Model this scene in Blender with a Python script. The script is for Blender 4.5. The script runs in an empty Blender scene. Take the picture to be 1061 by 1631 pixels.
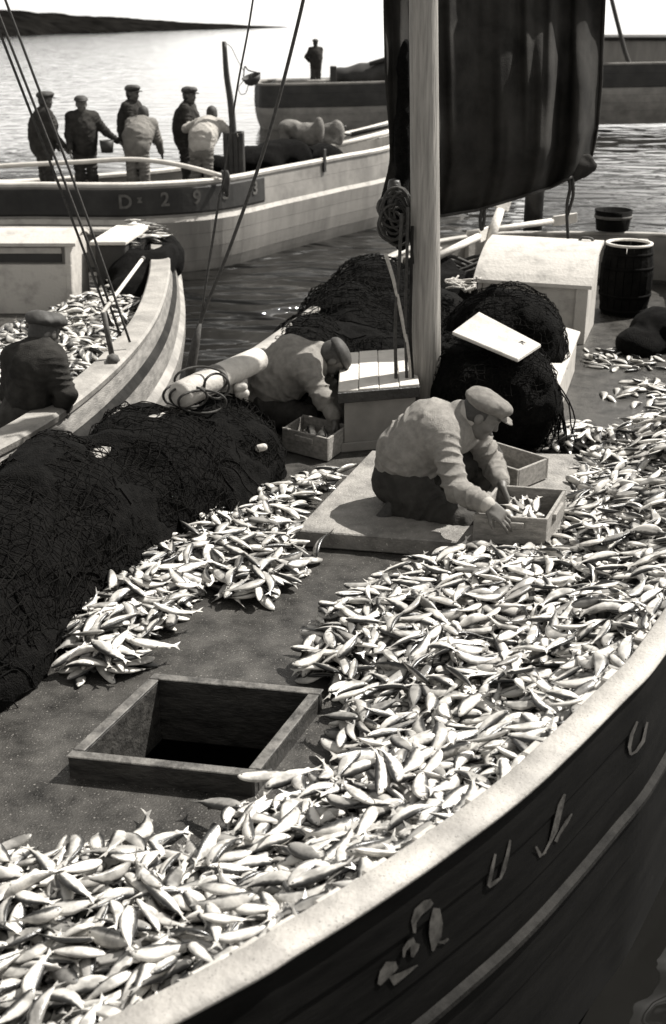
import bpy, bmesh, math, random
import numpy as np
from mathutils import Vector, Matrix
random.seed(7); RNG = np.random.default_rng(7)
SC = bpy.context.scene
COL = SC.collection

# ---------------------------------------------------------------- camera, sky, sun, exposure
F, CX, CY, HOR, CAMZ = 1900.0, 530.5, 815.5, 20.0, 2.56
PITCH = math.atan((CY - HOR) / F)
cd = bpy.data.cameras.new('camera'); cam = bpy.data.objects.new('camera', cd); COL.objects.link(cam)
cam.location = (0, 0, CAMZ); cam.rotation_euler = (math.pi / 2 - PITCH, 0, 0)
cd.sensor_fit = 'VERTICAL'; cd.sensor_height = 24.0; cd.lens = 24.0 * F / 1631.0
cd.clip_start = 0.05; cd.clip_end = 3000
cd.dof.use_dof = True; cd.dof.focus_distance = 5.6; cd.dof.aperture_fstop = 2.5
SC.camera = cam
SUN_AZ = math.radians(62)      # from +Y towards +X
SUN_EL = math.radians(52)
w = bpy.data.worlds.new('World'); SC.world = w; w.use_nodes = True
nt = w.node_tree; bg = nt.nodes['Background']
sky = nt.nodes.new('ShaderNodeTexSky'); sky.sky_type = 'NISHITA'; sky.sun_disc = False
sky.sun_elevation = SUN_EL; sky.sun_rotation = SUN_AZ; sky.dust_density = 0.6; sky.air_density = 1.0
bw = nt.nodes.new('ShaderNodeRGBToBW'); tint = nt.nodes.new('ShaderNodeMixRGB'); tint.blend_type = 'MULTIPLY'
tint.inputs[0].default_value = 1; tint.inputs[2].default_value = (1.0, 0.975, 0.93, 1)
nt.links.new(sky.outputs[0], bw.inputs[0]); nt.links.new(bw.outputs[0], tint.inputs[1])
nt.links.new(tint.outputs[0], bg.inputs['Color']); bg.inputs['Strength'].default_value = 0.14
sd = bpy.data.lights.new('sun', 'SUN'); sun = bpy.data.objects.new('sun', sd); COL.objects.link(sun)
sd.energy = 5.0; sd.angle = math.radians(0.6); sd.color = (1.0, 0.965, 0.91)
sdir = Vector((math.sin(SUN_AZ) * math.cos(SUN_EL), math.cos(SUN_AZ) * math.cos(SUN_EL), math.sin(SUN_EL)))
sun.rotation_euler = (-sdir).to_track_quat('-Z', 'Y').to_euler()
SC.view_settings.view_transform = 'Standard'; SC.view_settings.look = 'None'
SC.view_settings.exposure = 1.0; SC.view_settings.gamma = 1.0
SC.cycles.max_bounces = 6; SC.cycles.diffuse_bounces = 3; SC.cycles.glossy_bounces = 3

# ---------------------------------------------------------------- survey helpers (photo pixel -> place)
_cp, _sp = math.cos(PITCH), math.sin(PITCH)
_fw = np.array([0, _cp, -_sp]); _up = np.array([0, _sp, _cp]); _rt = np.array([1.0, 0, 0]); _C = np.array([0, 0, CAMZ])
def _ray(x, y): return _fw * F + _rt * (x - CX) - _up * (y - CY)
def P(x, y, z=0.0):
    d = _ray(x, y); return Vector(_C + d * ((z - CAMZ) / d[2]))
def Q(x, y, Y):
    d = _ray(x, y); return Vector(_C + d * (Y / d[1]))
def V(*a): return Vector(a)

# ---------------------------------------------------------------- materials
WARM = (1.0, 0.955, 0.885)
def mat(name, lo, hi=None, scale=6.0, rough=0.7, bump=0.0, bscale=40.0, detail=6.0, stretch=(1, 1, 1), spec=0.4,
        metallic=0.0, contrast=(0.35, 0.65), flecks=None, coords='Object'):
    m = bpy.data.materials.new(name); m.use_nodes = True
    n = m.node_tree; b = n.nodes['Principled BSDF']; L = n.links.new
    hi = lo if hi is None else hi
    tc = n.nodes.new('ShaderNodeTexCoord'); mp = n.nodes.new('ShaderNodeMapping'); mp.inputs['Scale'].default_value = stretch
    L(tc.outputs[coords], mp.inputs[0])
    nz = n.nodes.new('ShaderNodeTexNoise'); nz.inputs['Scale'].default_value = scale; nz.inputs['Detail'].default_value = detail
    nz.inputs['Roughness'].default_value = 0.62
    L(mp.outputs[0], nz.inputs['Vector'])
    cr = n.nodes.new('ShaderNodeValToRGB')
    cr.color_ramp.elements[0].position = contrast[0]; cr.color_ramp.elements[1].position = contrast[1]
    cr.color_ramp.elements[0].color = tuple(lo * c for c in WARM) + (1,)
    cr.color_ramp.elements[1].color = tuple(hi * c for c in WARM) + (1,)
    L(nz.outputs['Fac'], cr.inputs[0]); out = cr.outputs[0]
    if flecks:
        fs, th, fv = flecks
        f = n.nodes.new('ShaderNodeTexNoise'); f.inputs['Scale'].default_value = fs; f.inputs['Detail'].default_value = 3
        L(tc.outputs[coords], f.inputs['Vector'])
        r2 = n.nodes.new('ShaderNodeValToRGB'); r2.color_ramp.elements[0].position = th; r2.color_ramp.elements[1].position = th + 0.05
        L(f.outputs['Fac'], r2.inputs[0])
        mx = n.nodes.new('ShaderNodeMixRGB'); L(r2.outputs[0], mx.inputs[0]); L(out, mx.inputs[1])
        mx.inputs[2].default_value = tuple(fv * c for c in WARM) + (1,); out = mx.outputs[0]
    L(out, b.inputs['Base Color'])
    b.inputs['Roughness'].default_value = rough; b.inputs['Metallic'].default_value = metallic
    b.inputs['Specular IOR Level'].default_value = spec
    if bump:
        bn = n.nodes.new('ShaderNodeTexNoise'); bn.inputs['Scale'].default_value = bscale; bn.inputs['Detail'].default_value = 5
        L(mp.outputs[0], bn.inputs['Vector'])
        bu = n.nodes.new('ShaderNodeBump'); bu.inputs['Strength'].default_value = bump; bu.inputs['Distance'].default_value = 0.02
        L(bn.outputs['Fac'], bu.inputs['Height']); L(bu.outputs[0], b.inputs['Normal'])
    return m

M = {}
M['deck'] = mat('wet_deck', 0.012, 0.075, 7.0, 0.27, 0.35, 130, detail=12, contrast=(0.3, 0.72), flecks=(115, 0.64, 0.2))
M['black_paint'] = mat('black_hull_paint', 0.0015, 0.005, 3.0, 0.7, 0.12, 30, stretch=(1, 1, 6), spec=0.06)
M['white_paint'] = mat('weathered_white_paint', 0.2, 0.4, 6.0, 0.65, 0.25, 40, detail=10, contrast=(0.22, 0.52))
M['cap_wood'] = mat('bleached_rail_wood', 0.34, 0.55, 4.0, 0.65, 0.25, 50, contrast=(0.25, 0.6), flecks=(120, 0.68, 0.3))
M['strake_wood'] = mat('rub_strake_paint', 0.006, 0.02, 6.0, 0.75, 0.3, 30, spec=0.1)
M['near_rail'] = mat('near_rail_paint', 0.17, 0.34, 5.0, 0.7, 0.25, 60, detail=11, contrast=(0.3, 0.62), flecks=(170, 0.64, 0.08))
M['letter'] = mat('letter_paint', 0.018, 0.07, 22.0, 0.7, detail=9, contrast=(0.35, 0.62), spec=0.1)
M['digit'] = mat('digit_paint', 0.05, 0.12, 14.0, 0.6, contrast=(0.3, 0.6))
M['dark_wood'] = mat('dark_wet_wood', 0.012, 0.035, 7.0, 0.5, 0.4, 40, stretch=(1, 1, 1))
M['coaming'] = mat('shade_dark_coaming', 0.014, 0.05, 9.0, 0.5, 0.35, 30, stretch=(1, 3, 3))  # darkened wood: shade on the upright coaming faces is in the colour
M['coaming_top'] = mat('light_painted_coaming_top', 0.03, 0.15, 14.0, 0.6, 0.4, 40, contrast=(0.35, 0.7))  # paler copy of the coaming wood, painting the light on its tops
M['tar'] = mat('tarred_wood', 0.002, 0.007, 8, 0.8, 0.3, 40, spec=0.05)
M['grey_rail'] = mat('grey_rail_wood', 0.16, 0.3, 4.0, 0.7, 0.3, 40)
M['board'] = mat('scrubbed_board', 0.12, 0.26, 7.0, 0.55, 0.4, 80, flecks=(85, 0.67, 0.5))
M['crate'] = mat('crate_wood', 0.16, 0.3, 6.0, 0.75, 0.4, 30, stretch=(2, 9, 9))
M['crate_dark'] = mat('old_crate_wood', 0.12, 0.26, 6.0, 0.75, 0.4, 30, stretch=(2, 9, 9))
M['mast'] = mat('mast_wood', 0.14, 0.3, 5.0, 0.6, 0.5, 9, stretch=(9, 9, 0.5), contrast=(0.3, 0.7))
M['net'] = mat('tarred_net', 0.0015, 0.006, 30.0, 0.95, 1.0, 110, spec=0.08)
M['cork'] = mat('net_float', 0.1, 0.3, 30, 0.8)
M['sail'] = mat('tanned_sailcloth', 0.013, 0.032, 4.0, 0.9, 0.25, 120, spec=0.1)
M['rope'] = mat('tarred_rope', 0.02, 0.05, 60, 0.8)
M['pale_rope'] = mat('hemp_rope', 0.25, 0.4, 60, 0.8)
M['iron'] = mat('rusty_iron', 0.03, 0.09, 25, 0.7)
M['skin'] = mat('skin', 0.085, 0.12, 20, 0.55)
M['skin_dark'] = mat('tanned_skin', 0.06, 0.09, 20, 0.55)
M['sweater'] = mat('worn_wool', 0.2, 0.28, 24, 0.95, 0.7, 210, spec=0.1)
M['jacket'] = mat('dark_grey_jacket', 0.016, 0.036, 10, 0.95, 0.4, 150, spec=0.1)
M['netting'] = mat('net_mesh', 0.002, 0.008, 40, 0.9, spec=0.05)
M['sweater_light'] = mat('pale_linen', 0.26, 0.36, 9, 0.95, 0.3, 160, spec=0.1)
M['dark_cloth'] = mat('dark_cloth', 0.02, 0.04, 9, 0.95, 0.3, 120, spec=0.1)
M['mid_cloth'] = mat('grey_cloth', 0.11, 0.17, 9, 0.95, 0.3, 120, spec=0.1)
M['trousers'] = mat('dark_trousers', 0.025, 0.05, 9, 0.9, 0.3, 90, spec=0.15)
M['cap_cloth'] = mat('cap_cloth', 0.15, 0.24, 22, 0.95, 0.7, 260, spec=0.1)
M['hair'] = mat('hair', 0.02, 0.04, 60, 0.7)
M['canvas'] = mat('canvas', 0.09, 0.17, 8, 0.9, 0.4, 40)
M['bank'] = mat('wooded_bank', 0.003, 0.01, 0.25, 1.0, spec=0.0)
M['hull_grey'] = mat('pale_hull_paint', 0.13, 0.2, 2.5, 0.6, 0.2, 12, stretch=(1.5, 1.5, 0.35), contrast=(0.3, 0.6))
M['hull_mid'] = mat('grey_hull_paint', 0.13, 0.24, 2.5, 0.6, 0.2, 12, contrast=(0.3, 0.65))
M['hull_dark'] = mat('dark_hull_paint', 0.012, 0.03, 2.5, 0.6, 0.2, 12)
M['hull_wood'] = mat('scraped_hull_planks', 0.08, 0.2, 3.5, 0.7, 0.5, 20, stretch=(2, 2, 8), contrast=(0.3, 0.62))

def fish_mat():
    m = bpy.data.materials.new('sardine_skin'); m.use_nodes = True
    n = m.node_tree; b = n.nodes['Principled BSDF']; L = n.links.new
    uv = n.nodes.new('ShaderNodeUVMap'); uv.uv_map = 'skin'
    sx = n.nodes.new('ShaderNodeSeparateXYZ'); L(uv.outputs[0], sx.inputs[0])
    nz = n.nodes.new('ShaderNodeTexNoise'); nz.inputs['Scale'].default_value = 55; nz.inputs['Detail'].default_value = 4
    geo = n.nodes.new('ShaderNodeNewGeometry'); L(geo.outputs['Position'], nz.inputs['Vector'])
    ad = n.nodes.new('ShaderNodeMath'); ad.operation = 'MULTIPLY_ADD'; ad.inputs[1].default_value = 0.28; L(nz.outputs['Fac'], ad.inputs[0]); L(sx.outputs['Y'], ad.inputs[2])
    cr = n.nodes.new('ShaderNodeValToRGB'); el = cr.color_ramp.elements
    el[0].position = 0.15; el[0].color = (0.66, 0.64, 0.60, 1)
    el[1].position = 1.0; el[1].color = (0.025, 0.025, 0.024, 1)
    e = el.new(0.78); e.color = (0.58, 0.562, 0.528, 1)
    e = el.new(0.90); e.color = (0.10, 0.097, 0.092, 1)
    L(ad.outputs[0], cr.inputs[0])
    tn = n.nodes.new('ShaderNodeUVMap'); tn.uv_map = 'tone'; tx = n.nodes.new('ShaderNodeSeparateXYZ'); L(tn.outputs[0], tx.inputs[0])
    n3 = n.nodes.new('ShaderNodeTexNoise'); n3.inputs['Scale'].default_value = 16; n3.inputs['Detail'].default_value = 3; L(geo.outputs['Position'], n3.inputs['Vector'])
    r3 = n.nodes.new('ShaderNodeMapRange'); L(n3.outputs['Fac'], r3.inputs[0])
    for q_, v_ in zip((1, 2, 3, 4), (.36, .56, .45, 1.05)): r3.inputs[q_].default_value = v_
    tm = n.nodes.new('ShaderNodeMath'); tm.operation = 'MULTIPLY'; L(tx.outputs['X'], tm.inputs[0]); L(r3.outputs[0], tm.inputs[1])
    cm = n.nodes.new('ShaderNodeMixRGB'); cm.blend_type = 'MULTIPLY'; cm.inputs[0].default_value = 1; L(cr.outputs[0], cm.inputs[1]); L(tm.outputs[0], cm.inputs[2])
    # eye and gill cover
    def dot(cx, cy, r0, r1, sy):
        a = n.nodes.new('ShaderNodeMath'); a.operation = 'SUBTRACT'; a.inputs[1].default_value = cx; L(sx.outputs['X'], a.inputs[0])
        c = n.nodes.new('ShaderNodeMath'); c.operation = 'SUBTRACT'; c.inputs[1].default_value = cy; L(sx.outputs['Y'], c.inputs[0])
        c2 = n.nodes.new('ShaderNodeMath'); c2.operation = 'MULTIPLY'; c2.inputs[1].default_value = sy; L(c.outputs[0], c2.inputs[0])
        cb = n.nodes.new('ShaderNodeCombineXYZ'); L(a.outputs[0], cb.inputs[0]); L(c2.outputs[0], cb.inputs[1])
        ln = n.nodes.new('ShaderNodeVectorMath'); ln.operation = 'LENGTH'; L(cb.outputs[0], ln.inputs[0])
        mr = n.nodes.new('ShaderNodeMapRange'); mr.inputs[1].default_value = r0; mr.inputs[2].default_value = r1
        mr.inputs[3].default_value = 1; mr.inputs[4].default_value = 0; L(ln.outputs['Value'], mr.inputs[0]); return mr.outputs[0]
    mx = n.nodes.new('ShaderNodeMixRGB'); L(dot(0.07, 0.56, 0.014, 0.022, 0.2), mx.inputs[0]); L(cm.outputs[0], mx.inputs[1]); mx.inputs[2].default_value = (0.01, 0.01, 0.01, 1)
    L(mx.outputs[0], b.inputs['Base Color'])
    b.inputs['Roughness'].default_value = 0.32; b.inputs['Specular IOR Level'].default_value = 0.6
    n2 = n.nodes.new('ShaderNodeTexNoise'); n2.inputs['Scale'].default_value = 220; L(geo.outputs['Position'], n2.inputs['Vector'])
    bu = n.nodes.new('ShaderNodeBump'); bu.inputs['Strength'].default_value = 0.25; bu.inputs['Distance'].default_value = 0.004
    L(n2.outputs['Fac'], bu.inputs['Height']); L(bu.outputs[0], b.inputs['Normal'])
    return m
M['fish'] = fish_mat()

def water_mat():
    m = bpy.data.materials.new('harbour_water'); m.use_nodes = True
    n = m.node_tree; b = n.nodes['Principled BSDF']; L = n.links.new
    b.inputs['Base Color'].default_value = (0.007, 0.0068, 0.0063, 1); b.inputs['Roughness'].default_value = 0.05
    b.inputs['IOR'].default_value = 1.5; b.inputs['Specular IOR Level'].default_value = 0.5
    tc = n.nodes.new('ShaderNodeTexCoord')
    def wave(scale, stretch, det, dist):
        mp = n.nodes.new('ShaderNodeMapping'); mp.inputs['Scale'].default_value = stretch; L(tc.outputs['Object'], mp.inputs[0])
        z = n.nodes.new('ShaderNodeTexNoise'); z.inputs['Scale'].default_value = scale; z.inputs['Detail'].default_value = det
        z.inputs['Distortion'].default_value = dist; L(mp.outputs[0], z.inputs['Vector']); return z.outputs['Fac']
    a = wave(1.2, (0.55, 1.0, 1), 1.2, 1.0); c = wave(3.6, (0.6, 1.2, 1), 2, 0.4)
    ad = n.nodes.new('ShaderNodeMath'); ad.operation = 'MULTIPLY_ADD'; ad.inputs[1].default_value = 0.10; L(c, ad.inputs[0]); L(a, ad.inputs[2])
    bu = n.nodes.new('ShaderNodeBump'); bu.inputs['Strength'].default_value = 1.0; bu.inputs['Distance'].default_value = 0.75
    sy_ = n.nodes.new('ShaderNodeSeparateXYZ'); L(tc.outputs['Object'], sy_.inputs[0])        # breeze ripples the basin, the open river is calm
    mr_ = n.nodes.new('ShaderNodeMapRange'); L(sy_.outputs['Y'], mr_.inputs[0])
    for q_, v_ in zip((1, 2, 3, 4), (16.0, 36.0, 1.0, 0.07)): mr_.inputs[q_].default_value = v_
    m2_ = n.nodes.new('ShaderNodeMapRange'); L(sy_.outputs['Y'], m2_.inputs[0])                # still water in the lee of the near hull
    for q_, v_ in zip((1, 2, 3, 4), (5.0, 9.0, 0.12, 1.0)): m2_.inputs[q_].default_value = v_
    mm_ = n.nodes.new('ShaderNodeMath'); mm_.operation = 'MULTIPLY'; L(mr_.outputs[0], mm_.inputs[0]); L(m2_.outputs[0], mm_.inputs[1])
    L(mm_.outputs[0], bu.inputs['Strength'])
    L(ad.outputs[0], bu.inputs['Height']); L(bu.outputs[0], b.inputs['Normal'])
    return m
M['water'] = water_mat()

# ---------------------------------------------------------------- object helpers
def tag(o, label=None, cat=None, group=None, kind=None):
    if label: o['label'] = label
    if cat: o['category'] = cat
    if group: o['group'] = group
    if kind: o['kind'] = kind
    return o
def adopt(o, parent):
    if parent is not None:
        o.parent = parent
        t = parent.location.copy() if parent.parent is None else Vector((0, 0, 0))   # a part's own world matrix is the identity
        o.matrix_parent_inverse = Matrix.Translation(-t)
    return o
def empty(name, loc=(0, 0, 0), parent=None):
    o = bpy.data.objects.new(name, None); o.empty_display_size = 0.1; COL.objects.link(o)
    if parent is None: o.location = loc
    else: adopt(o, parent)
    return o
def mesh(name, verts, faces, m, parent=None, smooth=False, mats=None, fmat=None):
    me = bpy.data.meshes.new(name)
    me.from_pydata([tuple(v) for v in verts], [], [tuple(int(i) for i in f) for f in faces])
    for mm in (mats or [m]): me.materials.append(mm)
    if smooth: me.polygons.foreach_set('use_smooth', [True] * len(me.polygons))
    if fmat is not None: me.polygons.foreach_set('material_index', fmat)
    me.update()
    o = bpy.data.objects.new(name, me); COL.objects.link(o); return adopt(o, parent)
def frombm(name, bm, m, parent=None, smooth=False):
    bmesh.ops.recalc_face_normals(bm, faces=bm.faces)
    me = bpy.data.meshes.new(name); bm.to_mesh(me); bm.free(); me.materials.append(m)
    if smooth: me.polygons.foreach_set('use_smooth', [True] * len(me.polygons))
    o = bpy.data.objects.new(name, me); COL.objects.link(o); return adopt(o, parent)
def hexa(name, c8, m, parent=None, bev=0.006, seg=1, smooth=False):
    """solid from 8 corners: bottom 4 (ccw), top 4"""
    bm = bmesh.new(); v = [bm.verts.new(c) for c in c8]
    for f in ((3, 2, 1, 0), (4, 5, 6, 7), (0, 1, 5, 4), (1, 2, 6, 5), (2, 3, 7, 6), (3, 0, 4, 7)): bm.faces.new([v[i] for i in f])
    if bev: bmesh.ops.bevel(bm, geom=bm.edges[:], offset=bev, segments=seg, affect='EDGES', profile=0.6)
    return frombm(name, bm, m, parent, smooth)
def obox(name, org, ax, ay, az, m, parent=None, bev=0.006, seg=1):
    """box from a corner and three edge vectors"""
    o = Vector(org); ax, ay, az = Vector(ax), Vector(ay), Vector(az)
    return hexa(name, [o, o + ax, o + ax + ay, o + ay, o + az, o + ax + az, o + ax + ay + az, o + ay + az], m, parent, bev, seg)
def smooth_path(pts, n=8, closed=False):
    pts = [Vector(p) for p in pts]; out = []; k = len(pts)
    rng = range(k if closed else k - 1)
    for i in rng:
        p1, p2 = pts[i], pts[(i + 1) % k]
        p0 = pts[i - 1] if (closed or i > 0) else p1 + (p1 - p2)
        p3 = pts[(i + 2) % k] if (closed or i + 2 < k) else p2 + (p2 - p1)
        for j in range(n):
            t = j / n
            out.append(0.5 * ((2 * p1) + (p2 - p0) * t + (2 * p0 - 5 * p1 + 4 * p2 - p3) * t * t + (3 * p1 - p0 - 3 * p2 + p3) * t ** 3))
    if not closed: out.append(pts[-1])
    return out
def tube_data(pts, r, seg=8, closed=False, wob=0.0):
    pts = [Vector(p) for p in pts]; n = len(pts)
    rr = [r] * n if not hasattr(r, '__len__') else list(r)
    if len(rr) != n: rr = list(np.interp(np.linspace(0, 1, n), np.linspace(0, 1, len(rr)), rr))
    vs, fs = [], []; prev = None
    for i in range(n):
        t = (pts[(i + 1) % n] - pts[i - 1]) if closed else (pts[min(i + 1, n - 1)] - pts[max(i - 1, 0)])
        t = t.normalized() if t.length > 1e-9 else Vector((0, 0, 1))
        if prev is None:
            a = t.orthogonal().normalized()
        else:
            a = prev - t * prev.dot(t); a = a.normalized() if a.length > 1e-6 else t.orthogonal().normalized()
        prev = a; b = t.cross(a)
        for s in range(seg):
            th = 2 * math.pi * s / seg; q = rr[i] * (1 + wob * random.uniform(-1, 1))
            vs.append(pts[i] + (a * math.cos(th) + b * math.sin(th)) * q)
    for i in range(n if closed else n - 1):
        for s in range(seg):
            j = (i + 1) % n
            fs.append((i * seg + s, i * seg + (s + 1) % seg, j * seg + (s + 1) % seg, j * seg + s))
    if not closed:
        fs.append(tuple(range(seg - 1, -1, -1))); fs.append(tuple(range((n - 1) * seg, n * seg)))
    return vs, fs
def tube(name, pts, r, m, parent=None, seg=8, closed=False, smooth=True):
    v, f = tube_data(pts, r, seg, closed); return mesh(name, v, f, m, parent, smooth)
def rope(name, pts, r, m, parent=None, n=6, seg=6):
    return tube(name, smooth_path(pts, n), r, m, parent, seg)
def lathe(name, prof, axis_o, m, parent=None, seg=24, smooth=True, rot=None):
    vs, fs = [], []; o = Vector(axis_o)
    for (r, z) in prof:
        for s in range(seg):
            th = 2 * math.pi * s / seg; p = Vector((r * math.cos(th), r * math.sin(th), z))
            if rot: p = rot @ p
            vs.append(o + p)
    for i in range(len(prof) - 1):
        for s in range(seg): fs.append((i * seg + s, i * seg + (s + 1) % seg, (i + 1) * seg + (s + 1) % seg, (i + 1) * seg + s))
    return mesh(name, vs, fs, m, parent, smooth)

# ---------------------------------------------------------------- noise and implicit surfaces
def _hash(i, j, k, seed):
    h = (i * 374761393 + j * 668265263 + k * 2147483647 + seed * 1274126177) & 0xffffffff
    h = ((h ^ (h >> 13)) * 1274126177) & 0xffffffff
    return ((h ^ (h >> 16)) & 0xffff) / 65535.0
def vnoise(p, seed=0):
    p = np.asarray(p, float); f = np.floor(p).astype(np.int64); t = p - f; t = t * t * (3 - 2 * t)
    i, j, k = f[..., 0], f[..., 1], f[..., 2]; r = 0
    for a in (0, 1):
        for b in (0, 1):
            for c in (0, 1):
                wgt = (t[..., 0] if a else 1 - t[..., 0]) * (t[..., 1] if b else 1 - t[..., 1]) * (t[..., 2] if c else 1 - t[..., 2])
                r = r + wgt * _hash(i + a, j + b, k + c, seed)
    return r
class Field:
    """grid of signed distances; primitives are blended in block by block"""
    def __init__(s, lo, hi, h):
        s.h = h; s.lo = np.array(lo, float); s.n = np.ceil((np.array(hi, float) - s.lo) / h).astype(int) + 1
        s.f = np.full(tuple(s.n), 1.0, np.float32)
    def _block(s, blo, bhi):
        a = np.clip(np.floor((blo - s.lo) / s.h).astype(int), 0, s.n); b = np.clip(np.ceil((bhi - s.lo) / s.h).astype(int) + 1, 0, s.n)
        if (b <= a).any(): return None
        ax = [s.lo[d] + s.h * np.arange(a[d], b[d]) for d in range(3)]
        g = np.stack(np.meshgrid(*ax, indexing='ij'), -1)
        return tuple(slice(a[d], b[d]) for d in range(3)), g
    def _merge(s, sl, d, k, cut=False):
        a = s.f[sl]
        if cut: s.f[sl] = np.maximum(a, -d); return
        if k > 0:
            h = np.clip(0.5 + 0.5 * (d - a) / k, 0, 1); s.f[sl] = (d + (a - d) * h) - k * h * (1 - h)
            # (a where d large, d where a large)
        else: s.f[sl] = np.minimum(a, d)
    def cone(s, a, b, r1, r2=None, k=0.03, cut=False, fold=None):
        r2 = r1 if r2 is None else r2; a, b = np.array(a, float), np.array(b, float); m = max(r1, r2) + k + 2.5 * s.h + (fold[0] if fold else 0)
        bl = s._block(np.minimum(a, b) - m, np.maximum(a, b) + m)
        if bl is None: return s
        sl, g = bl; ba = b - a; L2 = max(ba @ ba, 1e-12)
        t = np.clip(((g - a) @ ba) / L2, 0, 1); d = np.linalg.norm(g - a - t[..., None] * ba, axis=-1) - (r1 + (r2 - r1) * t)
        if fold:      # oblique cloth folds: amplitude, wavelength, seed
            am, wl, sd_ = fold; rs = np.random.default_rng(sd_); sk = rs.normal(size=3); sk /= np.linalg.norm(sk)
            ph = t * math.sqrt(L2) / wl + (g @ sk) * 6.0 + 1.6 * vnoise(g * 7.0, sd_)
            tri = 1 - np.abs(((ph % 1.0) * 2 - 1)); d = d - am * (tri ** 2.6 - .25) * (0.35 + 1.1 * vnoise(g * 9.0 + 3, sd_ + 1))
        s._merge(sl, d, k, cut); return s
    def ell(s, c, r, R=None, k=0.03, cut=False):
        c, r = np.array(c, float), np.array(r, float); m = r.max() + k + 2.5 * s.h
        bl = s._block(c - m, c + m)
        if bl is None: return s
        sl, g = bl; q = g - c
        if R is not None: q = q @ np.array(R)          # columns of R are the local axes
        k0 = np.linalg.norm(q / r, axis=-1); k1 = np.linalg.norm(q / (r * r), axis=-1) + 1e-9
        s._merge(sl, k0 * (k0 - 1) / k1, k, cut); return s
    def box(s, c, hs, R=None, k=0.03, rad=0.02, cut=False):
        c, hs = np.array(c, float), np.array(hs, float); m = np.linalg.norm(hs) + k + 2.5 * s.h
        bl = s._block(c - m, c + m)
        if bl is None: return s
        sl, g = bl; q = g - c
        if R is not None: q = q @ np.array(R)
        q = np.abs(q) - (hs - rad)
        d = np.linalg.norm(np.maximum(q, 0), axis=-1) + np.minimum(q.max(-1), 0) - rad
        s._merge(sl, d, k, cut); return s
    def ripple(s, amp, freq, seed=0, stretch=(1, 1, 1), ridge=False):
        near = np.argwhere(np.abs(s.f) < amp * 2.5 + 3 * s.h)
        p = (s.lo + near * s.h) * np.array(stretch) * freq
        q = vnoise(p, seed) * 0.65 + vnoise(p * 2.1 + 5.3, seed + 1) * 0.35
        v = (np.abs(q * 2 - 1) if ridge else (q * 2 - 1))
        s.f[near[:, 0], near[:, 1], near[:, 2]] += (amp * v).astype(np.float32); return s
    def surface(s):
        f, h = s.f, s.h
        f[0], f[-1], f[:, 0], f[:, -1], f[:, :, 0], f[:, :, -1] = 1, 1, 1, 1, 1, 1
        ins = f < 0; n = np.array(f.shape) - 1; cnt = np.zeros(tuple(n), np.uint8)
        cor = [(a, b, c) for a in (0, 1) for b in (0, 1) for c in (0, 1)]
        for a, b, c in cor: cnt += ins[a:a + n[0], b:b + n[1], c:c + n[2]]
        act = np.argwhere((cnt > 0) & (cnt < 8)); idx = np.full(tuple(n), -1, np.int64)
        idx[act[:, 0], act[:, 1], act[:, 2]] = np.arange(len(act))
        val = {c: f[act[:, 0] + c[0], act[:, 1] + c[1], act[:, 2] + c[2]] for c in cor}
        pos = np.zeros((len(act), 3)); num = np.zeros(len(act))
        for c in cor:
            for d in range(3):
                if c[d]: continue
                e = tuple(1 if q == d else c[q] for q in range(3)); va, vb = val[c], val[e]; x = (va < 0) != (vb < 0)
                t = np.where(x, va / np.where(x, va - vb, 1), 0)
                for q in range(3): pos[:, q] += np.where(x, c[q] + (t if q == d else 0), 0)
                num += x
        pos = s.lo + (act + pos / num[:, None]) * h
        faces = []
        for d in range(3):
            u, v = (d + 1) % 3, (d + 2) % 3
            A = [slice(None)] * 3; B = [slice(None)] * 3; A[d] = slice(0, -1); B[d] = slice(1, None)
            sa, sb = ins[tuple(A)], ins[tuple(B)]; e = np.argwhere(sa != sb)
            e = e[(e[:, u] > 0) & (e[:, v] > 0) & (e[:, u] < n[u]) & (e[:, v] < n[v])]
            flip = sa[e[:, 0], e[:, 1], e[:, 2]]
            def cell(du, dv):
                q = e.copy(); q[:, u] += du; q[:, v] += dv; return idx[q[:, 0], q[:, 1], q[:, 2]]
            quad = np.stack([cell(-1, -1), cell(0, -1), cell(0, 0), cell(-1, 0)], 1)
            quad[~flip] = quad[~flip][:, ::-1]; faces.append(quad)
        fc = np.concatenate(faces); fc = fc[(fc >= 0).all(1)]
        return pos, fc
def npmesh(name, pos, fc, m, parent=None, smooth=True):
    me = bpy.data.meshes.new(name); nv, nf = len(pos), len(fc); k = fc.shape[1]
    me.vertices.add(nv); me.vertices.foreach_set('co', np.asarray(pos, np.float32).ravel())
    me.loops.add(nf * k); me.loops.foreach_set('vertex_index', np.asarray(fc, np.int32).ravel())
    me.polygons.add(nf); me.polygons.foreach_set('loop_start', np.arange(nf, dtype=np.int32) * k)
    me.polygons.foreach_set('use_smooth', np.ones(nf, bool)) if smooth else None
    me.materials.append(m); me.update(calc_edges=True); me.validate()
    o = bpy.data.objects.new(name, me); COL.objects.link(o); return adopt(o, parent)
def relax(pos, fc, it=2, lam=0.5):
    pos = pos.copy()
    for _ in range(it):
        acc = np.zeros_like(pos); c = np.zeros(len(pos))
        for a in range(4):
            b = (a + 1) % 4
            np.add.at(acc, fc[:, a], pos[fc[:, b]]); np.add.at(c, fc[:, a], 1)
        pos += lam * (acc / np.maximum(c, 1)[:, None] - pos)
    return pos

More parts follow.
